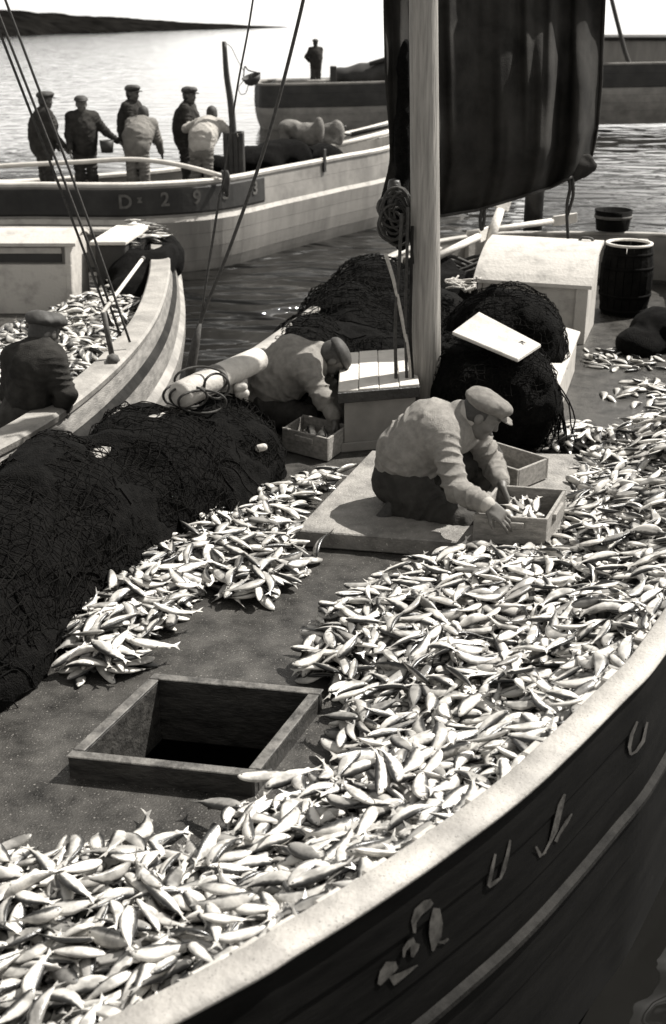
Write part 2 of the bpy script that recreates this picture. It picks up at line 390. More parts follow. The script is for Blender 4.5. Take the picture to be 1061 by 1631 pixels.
# ---------------------------------------------------------------- setting: water and far bank
ZW = -1.0
def make_water():
    # finer near the boats, reaching the horizon
    xs = [-900, -300, -120, -50, -20, -8, 0, 8, 20, 50, 120, 300, 900]; ys = [-60, -10, 0, 6, 12, 20, 30, 45, 70, 120, 250, 600, 1500]
    vs = [(x, y, ZW) for y in ys for x in xs]; n = len(xs)
    fs = [(j * n + i, j * n + i + 1, (j + 1) * n + i + 1, (j + 1) * n + i) for j in range(len(ys) - 1) for i in range(n - 1)]
    tag(mesh('water', vs, fs, M['water']), kind='structure')
make_water()
def make_bank():
    # wooded shore running away from upper left to far right
    a, b = Vector((-72, 178, 0)), Vector((-8, 335, 0)); n, k = 150, 14; vs, fs = [], []
    d = (b - a).normalized(); nn = Vector((-d.y, d.x, 0))
    for i in range(n + 1):
        t = (i / n) ** 1.2; tall = 1.55 - 1.4 * t; base = a + (b - a) * t + d * (-60 * (1 - t))
        for j in range(k + 1):
            u = j / k; hgt = 4.6 * (1 - (1 - u) ** 2)
            q = base + nn * (u * 30)
            nz = float(vnoise(np.array([q.x * 0.12, q.y * 0.12, 3.0]))) * 1.6 * min(1, u * 5) + float(vnoise(np.array([q.x * 0.4, q.y * 0.4, 9.0]))) * .8 * min(1, u * 8)
            vs.append((q.x, q.y, ZW - 0.3 + (hgt + nz) * tall))
    for i in range(n):
        for j in range(k): fs.append((i * (k + 1) + j, (i + 1) * (k + 1) + j, (i + 1) * (k + 1) + j + 1, i * (k + 1) + j + 1))
    tag(mesh('far_bank', vs, fs, M['bank'], smooth=True), kind='structure')
make_bank()

# ---------------------------------------------------------------- boats: shared builders
def normals2(path, flip=False, closed=False):
    n = len(path); out = []
    for i in range(n):
        t = (path[(i + 1) % n] - path[i - 1]) if closed else (path[min(i + 1, n - 1)] - path[max(i - 1, 0)])
        v = Vector((t.y, -t.x, 0)).normalized()
        out.append(-v if flip else v)
    return out
def sweep(name, path, nrm, sec, m, parent=None, closed=False, ring=True, smooth=False, caps=True):
    """sec: (out, dz) points; ring closes the section"""
    k = len(sec); vs, fs = [], []
    for p, nn in zip(path, nrm):
        for (o, dz) in sec: vs.append(p + nn * o + Vector((0, 0, dz)))
    n = len(path)
    for i in range(n if closed else n - 1):
        j = (i + 1) % n
        for s in range(k if ring else k - 1):
            fs.append((i * k + s, i * k + (s + 1) % k, j * k + (s + 1) % k, j * k + s))
    if ring and caps and not closed: fs.append(tuple(range(k))); fs.append(tuple(range((n - 1) * k, n * k))[::-1])
    bm = bmesh.new(); bv = [bm.verts.new(v) for v in vs]
    for f in fs:
        try: bm.faces.new([bv[i] for i in f])
        except ValueError: pass
    return frombm(name, bm, m, parent, smooth)
def strakes(path, nrm, prof, mats, parent, closed=False, lap=0.008, name='strake'):
    for i in range(len(prof) - 1):
        (z0, o0), (z1, o1) = prof[i], prof[i + 1]
        zm, om = (z0 + z1) / 2, (o0 + o1) / 2
        sweep(name, path, nrm, [(o0 - 0.03, z0), (o0, z0 + 0.001), (om + lap, zm), (o1 + lap, z1 + 0.004), (o1 - 0.03, z1)],
              mats[min(i, len(mats) - 1)], parent, closed, ring=True, smooth=False)
def sheet(name, loop, holes, m, parent, z=None):
    bm = bmesh.new(); es = []
    for lp in [loop] + holes:
        vs = [bm.verts.new(v if z is None else (v[0], v[1], z)) for v in lp]
        es += [bm.edges.new((vs[i], vs[(i + 1) % len(vs)])) for i in range(len(vs))]
    bmesh.ops.triangle_fill(bm, use_beauty=True, use_dissolve=False, edges=es)
    for f in bm.faces:
        f.normal_update()
        if f.normal.z < 0: f.normal_flip()
    me = bpy.data.meshes.new(name); bm.to_mesh(me); bm.free(); me.materials.append(m)
    o = bpy.data.objects.new(name, me); COL.objects.link(o); return adopt(o, parent)

# ---------------------------------------------------------------- the boat alongside
GZ = 0.5
boat = tag(empty('fishing_boat', (0.4, 6.0, ZW)), 'nearest fishing boat with black hull and sardines heaped on its deck', 'boat')
_r = [P(x, y, GZ) for x, y in ((380, 1568), (478, 1509), (600, 1433), (725, 1347), (860, 1242), (994, 1111), (1061, 1036))]
OUT = [(-1.95, 1.15), (-1.3, 1.36), (-0.75, 1.72)] + [(q.x, q.y) for q in _r] + [(1.6, 4.45), (2.1, 5.5), (2.6, 7.2), (3.05, 9.0), (3.45, 10.8),
       (3.65, 11.85), (3.3, 12.3), (1.9, 12.38), (1.3, 12.15), (0.72, 11.55), (0.3, 10.6), (0.0, 9.6), (-0.35, 8.4), (-0.7, 7.3), (-1.05, 6.3), (-1.4, 5.3),
       (-1.7, 4.2), (-1.95, 3.0), (-2.12, 1.9)]
outp = smooth_path([(x, y, GZ) for x, y in OUT], 8, True)
outn = normals2(outp, False, True)
if (outn[20].x) < 0: outn = [-v for v in outn]
inner = [p - n * 0.10 for p, n in zip(outp, outn)]
# hull planks, cap, rubbing strakes, bulwark lining
strakes(outp, outn, [(-0.042, -0.03), (-0.2, -0.015), (-0.37, -0.005), (-0.52, 0.005), (-0.72, 0.02), (-0.95, 0.03), (-1.25, 0.02), (-1.8, -0.2)], [M['black_paint']], boat, True)
sweep('gunwale_rail', outp, outn, [(-0.098, -0.01), (-0.09, 0.0), (-0.04, 0.002), (-0.016, -0.003), (0.0, -0.012), (-0.002, -0.024), (-0.02, -0.032), (-0.095, -0.034)], M['near_rail'], boat, True, smooth=True)
sweep('rubbing_strake', outp, outn, [(-0.02, -0.495), (0.024, -0.50), (0.036, -0.51), (0.036, -0.53), (0.024, -0.545), (-0.02, -0.55)], M['strake_wood'], boat, True)
sweep('bulwark_lining', outp, outn, [(-0.09, -0.036), (-0.07, -0.036), (-0.07, -0.53), (-0.09, -0.53)], M['hull_mid'], boat, True)
sweep('waterway_plank', outp, outn, [(-0.09, -0.47), (-0.2, -0.475), (-0.2, -0.499), (-0.09, -0.499)], M['dark_wood'], boat, True)
# timber heads along the bulwark
for k in range(4, len(outp), 5):
    p, n = outp[k], outn[k]; t = Vector((-n.y, n.x, 0))
    obox('bulwark_post', p - n * 0.155 - t * 0.045 - Vector((0, 0, 0.49)), t * 0.09, n * 0.062, (0, 0, 0.435), M['white_paint'], boat)
# hatch opening
HZ = 0.092
hTL, hTR, hBR, hBL = P(247, 1073, HZ), P(513, 1097, HZ), P(405, 1236, HZ), P(106, 1203, HZ)
hx = ((hTR - hTL) + (hBR - hBL)) * 0.5; hy = ((hTL - hBL) + (hTR - hBR)) * 0.5; hc = (hTL + hTR + hBR + hBL) * 0.25
hw, hl = hx.length, hy.length; hx.normalize(); hy.normalize()
def HP(a, b, z): q = hc + hx * a + hy * b; return Vector((q.x, q.y, z))
tw = 0.036
hole = [HP(sx * (hw / 2 - tw), sy * (hl / 2 - tw), 0) for sx, sy in ((-1, -1), (1, -1), (1, 1), (-1, 1))]
sheet('deck', inner, [hole], M['deck'], boat, 0.0)
hatch = empty('hatch', parent=boat)
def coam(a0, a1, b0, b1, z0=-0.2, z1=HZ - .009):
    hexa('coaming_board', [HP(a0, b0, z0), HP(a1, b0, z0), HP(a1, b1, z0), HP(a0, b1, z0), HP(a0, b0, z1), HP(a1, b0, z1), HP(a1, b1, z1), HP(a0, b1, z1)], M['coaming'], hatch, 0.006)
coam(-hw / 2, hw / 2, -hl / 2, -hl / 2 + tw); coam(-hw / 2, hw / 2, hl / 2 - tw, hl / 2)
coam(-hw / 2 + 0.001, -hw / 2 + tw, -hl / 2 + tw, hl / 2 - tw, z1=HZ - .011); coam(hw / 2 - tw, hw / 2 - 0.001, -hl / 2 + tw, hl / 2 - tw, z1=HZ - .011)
def lit_strip(a0, a1, b0, b1):  # strip added so the coaming tops look lit by a paler colour
    hexa('lit_top_strip', [HP(a0, b0, HZ - .0085), HP(a1, b0, HZ - .0085), HP(a1, b1, HZ - .0085), HP(a0, b1, HZ - .0085), HP(a0, b0, HZ), HP(a1, b0, HZ), HP(a1, b1, HZ), HP(a0, b1, HZ)], M['coaming_top'], hatch, 0.003)
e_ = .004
lit_strip(-hw / 2 - e_, hw / 2 + e_, -hl / 2 - e_, -hl / 2 + tw + e_); lit_strip(-hw / 2 - e_, hw / 2 + e_, hl / 2 - tw - e_, hl / 2 + e_)
lit_strip(-hw / 2 - e_, -hw / 2 + tw + e_, -hl / 2 + tw + 2 * e_, hl / 2 - tw - 2 * e_); lit_strip(hw / 2 - tw - e_, hw / 2 + e_, -hl / 2 + tw + 2 * e_, hl / 2 - tw - 2 * e_)
# the hold below
hv = [HP(sx * 1.0, sy * 0.8, z) for z in (-0.85, -0.02) for sx, sy in ((-1, -1), (1, -1), (1, 1), (-1, 1))]
mesh('hold_lining', hv, [(0, 1, 2, 3), (0, 4, 5, 1), (1, 5, 6, 2), (2, 6, 7, 3), (3, 7, 4, 0)], M['dark_wood'], hatch)

# mast
mb = P(680, 690, 0.0); mY = mb.y
mt = Q(675, 44, mY - 0.06); md = (mt - mb).normalized()
L_ = 6.5
mp = [mb + md * (L_ * t) for t in (0, 0.1, 0.2, 0.3, 0.4, 0.5, 0.6, 0.8, 1)]
tube('mast', mp, [0.094, 0.093, 0.09, 0.086, 0.083, 0.08, 0.075, 0.065, 0.05], M['mast'], boat, 28)
lathe('mast_collar', [(0.098, 0.0), (0.135, 0.0), (0.13, 0.05), (0.098, 0.055)], mb + Vector((0, 0, 0.002)), M['dark_wood'], boat)

# companion box left of the mast with its lid
cA, cB = P(548, 719, 0), P(655, 709, 0); cx = (cB - cA).normalized(); cy = Vector((-cx.y, cx.x, 0)); cy = (cy + cx * 0.30).normalized()
comp = empty('companion_box', parent=boat)
W1 = 0.47
for (o, ax, ay) in ((cA, cx * W1, cy * 0.03), (cA + cy * 0.8, cx * W1, cy * 0.03), (cA + cy * 0.031, cx * 0.03, cy * 0.768), (cA + cx * (W1 - 0.03) + cy * 0.031, cx * 0.03, cy * 0.768)):
    obox('box_panel', o, ax, ay, (0, 0, 0.375), M['hull_mid'], comp, 0.004)
obox('base_moulding', cA - cy * 0.022 - cx * 0.02, cx * (W1 + 0.04), cy * 0.02, (0, 0, 0.06), M['hull_mid'], comp, 0.004)
lidw = 0.53
for k in range(4):      # lid boards
    a = k * lidw / 4
    obox('lid_board', cA - cx * 0.04 - cy * 0.035 + cx * (a + 0.0015) + Vector((0, 0, 0.377 + 0.004 * (k % 2))), cx * (lidw / 4 - 0.003), cy * 0.88, (0, 0, 0.036), M['board'] if False else M['cap_wood'], comp, 0.005)
obox('lid_edge', cA - cx * 0.042 - cy * 0.06 + Vector((0, 0, 0.335)), cx * (lidw + 0.006), cy * 0.024, (0, 0, 0.07), M['dark_wood'], comp, 0.004)

# low engine casing right of the mast
eR0, eR1 = P(874, 706, 0), P(915, 592, 0); ey = (eR1 - eR0).normalized(); ex = Vector((ey.y, -ey.x, 0)); elen = (eR1 - eR0).length
cas = empty('engine_casing', parent=boat)
ew = 0.72; e0 = eR0 - ex * ew
obox('side_panel', eR0 - ex * 0.03, ex * 0.03, ey * elen, (0, 0, 0.3), M['white_paint'], cas, 0.005)
obox('side_panel', e0, ex * 0.03, ey * elen, (0, 0, 0.3), M['white_paint'], cas, 0.005)
obox('front_panel', e0 + ex * 0.031, ex * (ew - 0.062), ey * 0.03, (0, 0, 0.3), M['hull_mid'], cas, 0.005)
obox('back_panel', e0 + ex * 0.031 + ey * (elen - 0.03), ex * (ew - 0.062), ey * 0.03, (0, 0, 0.3), M['white_paint'], cas, 0.005)
sec = [(ew * t - ew / 2, 0.3 + 0.05 * (1 - (2 * t - 1) ** 2)) for t in np.linspace(0, 1, 9)]
tp = [e0 + ex * ew / 2 - ey * 0.02, e0 + ex * ew / 2 + ey * (elen + 0.02)]
sweep('casing_top', tp, [ex, ex], [(-ew / 2 - 0.02, 0.3)] + [(a * 1.05, z + 0.012) for a, z in sec] + [(ew / 2 + 0.02, 0.3)], M['white_paint'], cas)
for k in range(9):      # slatted grille low on the front
    obox('grille_slat', e0 + ex * (0.2 + k * 0.045) - ey * 0.014 + Vector((0, 0, 0.15)), ex * 0.022, ey * 0.012, (0, 0, 0.08), M['strake_wood'], cas, 0.002)

# white booby-hatch cabin aft
kFR, kBR = P(930, 549, 0), P(953, 518, 0); ky = (kBR - kFR).normalized(); ky = Vector((0.3, 0.954, 0)); kx = Vector((ky.y, -ky.x, 0))
cab = empty('cabin', parent=boat)
kw, kd = 0.92, 0.75; k0 = kFR - kx * kw
kz0, kz1 = 0.50, 0.70
def prof(t): return kz0 + (kz1 - kz0) * (1 - (1 - t) ** 2.4)
def endwall(o):
    n = 10; vs = []
    for s in (0, 0.035):
        for t in np.linspace(0, 1, n): vs.append(o + kx * s + ky * (kd * t) + Vector((0, 0, prof(t))))
        vs.append(o + kx * s + ky * kd); vs.append(o + kx * s)
    m_ = n + 2; fs = [tuple(range(m_)), tuple(range(m_, 2 * m_))[::-1]] + [(i, m_ + i, m_ + (i + 1) % m_, (i + 1) % m_) for i in range(m_)]
    bm = bmesh.new(); bv = [bm.verts.new(v) for v in vs]
    for f in fs: bm.faces.new([bv[i] for i in f])
    frombm('end_wall', bm, M['white_paint'], cab)
endwall(k0); endwall(kFR - kx * 0.035)
obox('front_wall', k0 + kx * 0.036 + ky * 0.02, kx * (kw - 0.072), ky * 0.03, (0, 0, 0.49), M['white_paint'], cab, 0.004)
obox('corner_post', kFR - kx * 0.10 + ky * -0.012, kx * 0.1, ky * 0.03, (0, 0, 0.48), M['white_paint'], cab, 0.005)
obox('back_wall', k0 + kx * 0.036 + ky * (kd - 0.032), kx * (kw - 0.072), ky * 0.03, (0, 0, 0.69), M['white_paint'], cab, 0.004)
n = 12; rs = []
for t in np.linspace(-0.06, 1.03, n): rs.append((kd * t, prof(max(0, min(1, t))) + 0.006 - (0.035 if t < 0 else 0)))
rp = [k0 - kx * 0.03, k0 + kx * (kw + 0.03)]
sweep('cabin_roof', rp, [ky, ky], rs + [(a, z + 0.03) for a, z in rs[::-1]], M['white_paint'], cab, smooth=False)
tube('grab_handle', smooth_path([k0 + kx * 0.74 + ky * (kd * 0.95) + Vector((0, 0, 0.735)), k0 + kx * 0.77 + ky * (kd * 0.95) + Vector((0, 0, 0.76)), k0 + kx * 0.84 + ky * (kd * 0.95) + Vector((0, 0, 0.755)), k0 + kx * 0.86 + ky * (kd * 0.95) + Vector((0, 0, 0.735))], 4), 0.012, M['iron'], cab)

# standing rigging on the far side
def deadeye(o, parent): lathe('deadeye', [(0.001, -0.06), (0.03, -0.05), (0.04, 0), (0.03, 0.05), (0.001, 0.06)], o, M['rope'], parent, 12)
sb = Q(303, 592, 7.05)
rope('stay', [sb + Vector((0, 0, -0.15)), Q(318, 520, 7.08), Q(366, 395, 7.15), Q(425, 225, 7.25), Q(473, 44, 7.35), Q(500, -80, 7.4)], 0.011, M['rope'], boat)
rope('stay', [Q(318, 520, 7.08), Q(330, 440, 7.12), Q(350, 310, 7.2)], 0.008, M['rope'], boat)
rope('stay', [Q(350, 310, 7.2), Q(356, 284, 7.22), Q(378, 140, 7.3), Q(396, 44, 7.35), Q(412, -60, 7.4)], 0.006, M['rope'], boat)
tube('stay_lanyard', [sb + Vector((0.0, 0, -0.2)), sb, Q(312, 545, 7.06), Q(318, 515, 7.08)], [0.028, 0.034, 0.026, 0.014], M['rope'], boat)
# running rigging beside the mast
for pts, r, mm in (([(614, 404), (628, 450), (643, 520), (652, 570), (655, 620)], 0.012, 'pale_rope'), ([(640, 340), (636, 420), (630, 520), (631, 640), (628, 690)], 0.011, 'rope'),
                   ([(650, 330), (648, 420), (646, 520), (648, 610)], 0.01, 'rope'), ([(657, 360), (655, 450), (654, 540), (660, 640)], 0.01, 'strake_wood')):
    rope('halyard', [Q(x, y, mY - 0.13) for x, y in pts], r, M[mm], boat)

# painted letters on the black hull: strokes laid on the outside planking
def hull_hit(x, y):
    d = Vector(_ray(x, y)).normalized(); best = None
    for k in range(0, len(outp)):
        a, b = outp[k], outp[(k + 1) % len(outp)]
        if a.y > 6: continue
        # outer planking treated as vertical here
        o = Vector((0, 0, CAMZ)); e = b - a; den = d.x * e.y - d.y * e.x
        if abs(den) < 1e-9: continue
        t = ((a.x - o.x) * e.y - (a.y - o.y) * e.x) / den; s = ((a.x - o.x) * d.y - (a.y - o.y) * d.x) / den
        if t > 0 and 0 <= s <= 1:
            q = o + d * t
            if best is None or t < best[0]: best = (t, q, Vector((e.y, -e.x, 0)).normalized())
    if best is None: return None
    q, nn = best[1], best[2]
    if nn.dot(Vector((q.x, q.y - 6, 0))) < 0: nn = -nn
    off = float(np.interp(q.z - GZ, [-.52, -.445, -.37, -.285, -.2, -.121, -.042], [.008, .0055, .003, -.001, -.006, -.0135, -.03]))
    return q + nn * (off + .003)
def stroke(pts, wd):
    """tapered painted stroke: px polyline with px widths"""
    L, R = [], []
    for i, (x, y) in enumerate(pts):
        x0, y0 = pts[max(0, i - 1)]; x1, y1 = pts[min(len(pts) - 1, i + 1)]; tx, ty = x1 - x0, y1 - y0; l = math.hypot(tx, ty) or 1
        nx, ny = -ty / l * wd[i] / 2, tx / l * wd[i] / 2
        L.append(hull_hit(x + nx, y + ny)); R.append(hull_hit(x - nx, y - ny))
    return L, R
def glyph(strokes):
    vs, fs = [], []
    for pts, wd in strokes:
        L, R = stroke(pts, wd); b = len(vs)
        if any(q is None for q in L + R): continue
        vs += L + R; n = len(L); fs += [(b + i, b + i + 1, b + n + i + 1, b + n + i) for i in range(n - 1)]
    if vs: mesh('painted_letter', vs, fs, M['letter'], boat)
glyph([([(793, 1362), (786, 1385), (779, 1412)], [3, 5, 5]), ([(779, 1413), (788, 1406), (797, 1399)], [5, 6, 3]), ([(817, 1340), (810, 1365), (803, 1386), (797, 1400)], [3, 5, 6, 3])])
glyph([([(854, 1348), (860, 1363), (868, 1356)], [3, 7, 4]), ([(866, 1358), (876, 1340), (884, 1322), (895, 1285), (903, 1266)], [3, 4, 8, 8, 3]), ([(884, 1340), (890, 1328), (903, 1308), (911, 1296)], [5, 4, 5, 2])])
glyph([([(1004, 1202), (1003, 1190), (1008, 1170), (1018, 1150)], [3, 5, 5, 3]), ([(1004, 1202), (1013, 1196), (1024, 1180), (1032, 1150)], [3, 4, 5, 3])])
glyph([([(662, 1487), (662, 1470), (670, 1455), (684, 1443), (692, 1438)], [4, 8, 13, 14, 8]), ([(698, 1448), (696, 1470), (693, 1490), (688, 1514)], [10, 20, 19, 3]), ([(697, 1500), (706, 1500), (713, 1494)], [3, 6, 3])])
glyph([([(643, 1525), (645, 1513), (653, 1503), (662, 1500)], [3, 6, 9, 14]), ([(662, 1502), (660, 1512), (656, 1524)], [14, 12, 4])])
glyph([([(603, 1568), (612, 1552), (622, 1540), (632, 1536)], [6, 16, 20, 10]), ([(622, 1562), (640, 1552), (664, 1536)], [16, 10, 2])])
# ---------------------------------------------------------------- other boats
def side_hit(path, x, y, ymax=1e9, closed=False):
    d = Vector(_ray(x, y)).normalized(); o = Vector((0, 0, CAMZ)); best = None
    for k in range(len(path) - (0 if closed else 1)):
        a, b = path[k], path[(k + 1) % len(path)]; e = b - a; den = d.x * e.y - d.y * e.x
        if abs(den) < 1e-9: continue
        t = ((a.x - o.x) * e.y - (a.y - o.y) * e.x) / den; s = ((a.x - o.x) * d.y - (a.y - o.y) * d.x) / den
        if t > 0 and 0 <= s <= 1 and (best is None or t < best[0]): best = (t, o + d * t, k)
    return best
def boat_shell(b, path, prof, mats, cap_m, deck_z, cap_w=0.12, inner_m=None, deck_m=None, cap_t=0.04, lap=0.008):
    nr = normals2(path, False, True); c = sum(path, Vector()) / len(path)
    s = sum((n.dot(p - c) for n, p in zip(nr, path)))
    if s < 0: nr = [-n for n in nr]
    strakes(path, nr, prof, mats, b, True, lap=lap)
    sweep('gunwale_rail', path, nr, [(-cap_w, 0.0), (-cap_w + 0.015, 0.02), (0.015, 0.02), (0.03, 0.0), (0.02, -cap_t), (-cap_w, -cap_t)], cap_m, b, True, smooth=False)
    lows = [(p - n * 0.07) for p, n in zip(path, nr)]
    vs, fs = [], []; n_ = len(path)
    for p, q in zip(path, lows): vs += [Vector((q.x, q.y, p.z - cap_t - 0.005)), Vector((q.x, q.y, deck_z - 0.02))]
    fs = [(2 * i, 2 * i + 1, 2 * ((i + 1) % n_) + 1, 2 * ((i + 1) % n_)) for i in range(n_)]
    mesh('bulwark_lining', vs, fs, inner_m or M['hull_mid'], b)
    sheet('deck', lows, [], deck_m or M['deck'], b, deck_z)
    return nr

# --- numbered boat beyond the gap of water
b2 = tag(empty('fishing_boat', (-2.0, 21.0, ZW)), 'pale hulled fishing boat with the number board and a crew standing aboard', 'boat')
near = [P(-30, 293, 0.31), P(48, 293, 0.31), P(150, 294, 0.31), P(230, 293, 0.31), P(350, 285, 0.31), P(450, 267, 0.32), P(540, 250, 0.34), P(630, 232, 0.36)]
B2 = [(-5.75, 18.35, 0.25)] + [tuple(p) for p in near] + [(2.1, 25.5, .42), (2.9, 28.0, .5), (3.2, 29.3, .55), (2.2, 28.6, .5), (0.5, 26.0, .3), (-1.4, 23.0, .2), (-2.6, 21.3, .1), (-4.0, 20.3, .08), (-5.2, 19.6, .08)]
b2p = smooth_path(B2, 6, True)
b2n = boat_shell(b2, b2p, [(-0.04, 0.0), (-0.25, 0.01), (-0.49, 0.02), (-0.56, 0.045), (-0.75, 0.03), (-0.95, 0.01), (-1.15, -0.03), (-1.35, -0.1), (-1.7, -0.3)],
                 [M['hull_mid'], M['hull_mid'], M['white_paint'], M['hull_grey']], M['cap_wood'], -0.25, 0.1, lap=0.0015)
i0, i1 = 8, None
for k, p in enumerate(b2p[:60]):
    if side_hit(b2p, 438, 295, closed=True)[2] == k: i1 = k
sub = list(range(4, i1)); pa = [b2p[k] for k in sub]; na = [b2n[k] for k in sub]
sweep('number_board', pa, na, [(0.018, -0.07), (0.03, -0.09), (0.036, -0.42), (0.022, -0.45)], M['hull_dark'], b2)
def hull_digit(ch, x, y, size):
    h = side_hit(b2p, x, y, closed=True); q, k = h[1], h[2]; nn = b2n[k]
    cu = bpy.data.curves.new('painted_digit', 'FONT'); cu.body = ch; cu.size = size; cu.align_x = 'CENTER'; cu.align_y = 'CENTER'; cu.offset = 0.006
    cu.extrude = 0.002; cu.materials.append(M['digit'])
    tmp = bpy.data.objects.new('painted_digit', cu); COL.objects.link(tmp)
    me = bpy.data.meshes.new_from_object(tmp); bpy.data.objects.remove(tmp)
    o = bpy.data.objects.new('painted_digit', me); COL.objects.link(o)
    t = Vector((-nn.y, nn.x, 0)); Rm = Matrix((t, Vector((0, 0, 1)), nn)).transposed()
    if t.x < 0: t = -t; Rm = Matrix((t, Vector((0, 0, 1)), nn)).transposed()
    o.rotation_euler = Rm.to_euler(); o.location = q + nn * 0.045; adopt(o, b2)
for ch, x, y, sz in (('D', 200, 322, 0.27), ('z', 222, 317, 0.14), ('2', 262, 318, 0.27), ('9', 312, 315, 0.27), ('5', 357, 307, 0.27), ('3', 403, 300, 0.27)): hull_digit(ch, x, y, sz)
# bulwark joint and scupper stains are real slots: dark joint strip
h = side_hit(b2p, 513, 262, closed=True); nn = b2n[h[2]]; t = Vector((-nn.y, nn.x, 0))
obox('bulwark_joint', h[1] + nn * 0.012 - Vector((0, 0, 0.12)), t * 0.07, nn * 0.03, (0, 0, 0.36), M['hull_dark'], b2)
# pale spar lashed as a rail over the after deck
sp = tag(empty('rail_spar', Q(355, 280, 18.2)), 'pale bent spar lashed as a rail in front of the standing crew', 'spar')
rope('spar', [Q(-60, 268, 18.3), Q(48, 262, 18.3), Q(130, 258, 18.3), Q(200, 254, 18.25), Q(250, 257, 18.2), Q(300, 266, 18.1), Q(356, 281, 17.95)], 0.035, M['cap_wood'], sp, 5, 8)
for k in range(5): tube('lashing', smooth_path([Q(353 + 2 * k, 272, 17.9), Q(357 + 2 * k, 285, 17.85), Q(354 + 2 * k, 298 + 4 * k, 17.8)], 3), 0.02, M['rope'], sp, 6)
# wooden tank and the pole stepped in it
tk = tag(empty('bait_tank', Q(371, 272, 19.2)), 'dark wooden upright box on the numbered boat holding the thin pole', 'box')
tl, tr = Q(356, 210, 19.2), Q(388, 210, 19.2); wv = tr - tl; zb = -0.25
for k in range(4): obox('stave', Vector((tl.x + wv.x * k / 4, 19.05, zb)), (wv.x / 4 - 0.006, 0, 0), (0, 0.03, 0), (0, 0, tl.z - zb - 0.004 * (k % 2)), M['dark_wood'], tk, 0.005)
for xx in (0.0, wv.x - 0.03): obox('side_board', Vector((tl.x + xx, 19.082, zb)), (0.03, 0, 0), (0, 0.25, 0), (0, 0, tl.z - zb), M['dark_wood'], tk, 0.004)
obox('back_board', Vector((tl.x, 19.334, zb)), (wv.x, 0, 0), (0, 0.03, 0), (0, 0, tl.z - zb), M['dark_wood'], tk, 0.004)
pl = tag(empty('pole', Q(371, 212, 19.2)), 'thin dark crooked pole standing up out of the wooden box', 'pole')
rope('pole_shaft', [Q(372, 260, 19.2), Q(371, 205, 19.2), Q(367, 160, 19.2), Q(361, 120, 19.2), Q(357, 66, 19.2)], [0.06, 0.055, 0.05, 0.045, 0.035], M['dark_wood'], pl, 4, 8)
rope('line', [Q(357, 68, 19.2), Q(368, 75, 19.2), Q(378, 95, 19.1), Q(388, 112, 19.0)], 0.006, M['rope'], pl, 4)
# hanging dip basket
bk = tag(empty('dip_basket', Q(400, 120, 19.0)), 'small dark bowl shaped basket dangling beside the thin pole', 'basket')
Rb = Matrix.Rotation(math.radians(-16), 3, 'Y') @ Matrix.Rotation(math.radians(12), 3, 'X')
lathe('bowl', [(0.001, -0.13), (0.07, -0.125), (0.12, -0.08), (0.15, 0.0), (0.142, 0.0), (0.11, -0.075), (0.001, -0.115)], Q(400, 121, 19.0), M['hull_dark'], bk, 18, rot=Rb)
rope('loop', [Q(388, 128, 19.0), Q(380, 140, 19.0), Q(384, 150, 19.0), Q(392, 147, 19.0), Q(397, 130, 19.0)], 0.006, M['rope'], bk)
rope('bail', [Q(388, 122, 19.0), Q(390, 106, 19.0), Q(396, 112, 19.0), Q(411, 116, 19.0)], 0.01, M['rope'], bk)
# after-deck clutter: low dark gear, canvas bundles, oars and boards forward
def lump(name, prims, h, m, label=None, cat=None, group=None, rip=(0.03, 6), ridge=False, parent=None, soft=1, kind=None):
    lo = np.min([np.array(c) - max(r) - 0.15 for c, r in prims], 0); hi = np.max([np.array(c) + max(r) + 0.15 for c, r in prims], 0)
    f = Field(lo, hi, h)
    for c, r in prims: f.ell(c, r, k=0.09)
    if rip: f.ripple(rip[0], rip[1], seed=len(prims) + 3, ridge=ridge)
    p, fc = f.surface(); p = relax(p, fc, soft) if soft else p
    o = npmesh(name, p, fc, m, parent)
    if label: tag(o, label, cat, group, kind)
    return o
def qe(x, y, Y, rx, ry, rz): return (tuple(Q(x, y, Y)), (rx, ry, rz))
lump('net_heap', [qe(410, 262, 20.6, .5, .4, .3), qe(450, 250, 20.9, .5, .4, .3), qe(345, 272, 19.9, .3, .3, .25), qe(500, 248, 21.5, .5, .4, .2)], 0.05, M['net'], 'low dark heap of gear amidships on the numbered boat', 'net', rip=(0.06, 4))
for (pr, lb) in (([qe(462, 203, 21.3, .22, .2, .14), qe(490, 214, 21.2, .26, .2, .2), qe(508, 205, 21.1, .1, .12, .2), qe(455, 225, 21.3, .1, .15, .2)], 'left of two pale canvas bundles lying on the numbered boat'),
                 ([qe(525, 208, 22.0, .16, .2, .14), qe(537, 212, 21.9, .14, .14, .24), qe(525, 226, 21.9, .2, .2, .12)], 'right of two canvas bundles lying on the numbered boat')):
    lump('canvas_bundle', pr, 0.03, M['canvas'], lb, 'bundle', 'canvas bundles on the numbered boat', rip=(0.03, 9), ridge=True)
for k, (a, c_, r, lb) in enumerate(((Q(520, 236, 21.6), Q(640, 205, 23.4), .05, 'pale oar lying along the foredeck of the numbered boat'), (Q(560, 214, 23.2), Q(700, 180, 25.0), .045, 'dark boathook lying across the foredeck of the numbered boat'))):
    ro = tag(empty('oar' if k == 0 else 'boathook', a), lb, 'oar' if k == 0 else 'boathook')
    tube('shaft', [a, a.lerp(c_, .5), c_], r, M['cap_wood'] if k == 0 else M['dark_wood'], ro)
    if k == 0: obox('blade', a + Vector((-.06, 0.02, -.015)), (.16, .02, 0), (.35, .7, .02), (0, 0, .03), M['cap_wood'], ro, 0.008)
    else: tube('hook', smooth_path([a, a + Vector((-.15, -.1, 0.02)), a + Vector((-.2, -.2, .1)), a + Vector((-.1, -.22, .16))], 3), .025, M['iron'], ro)
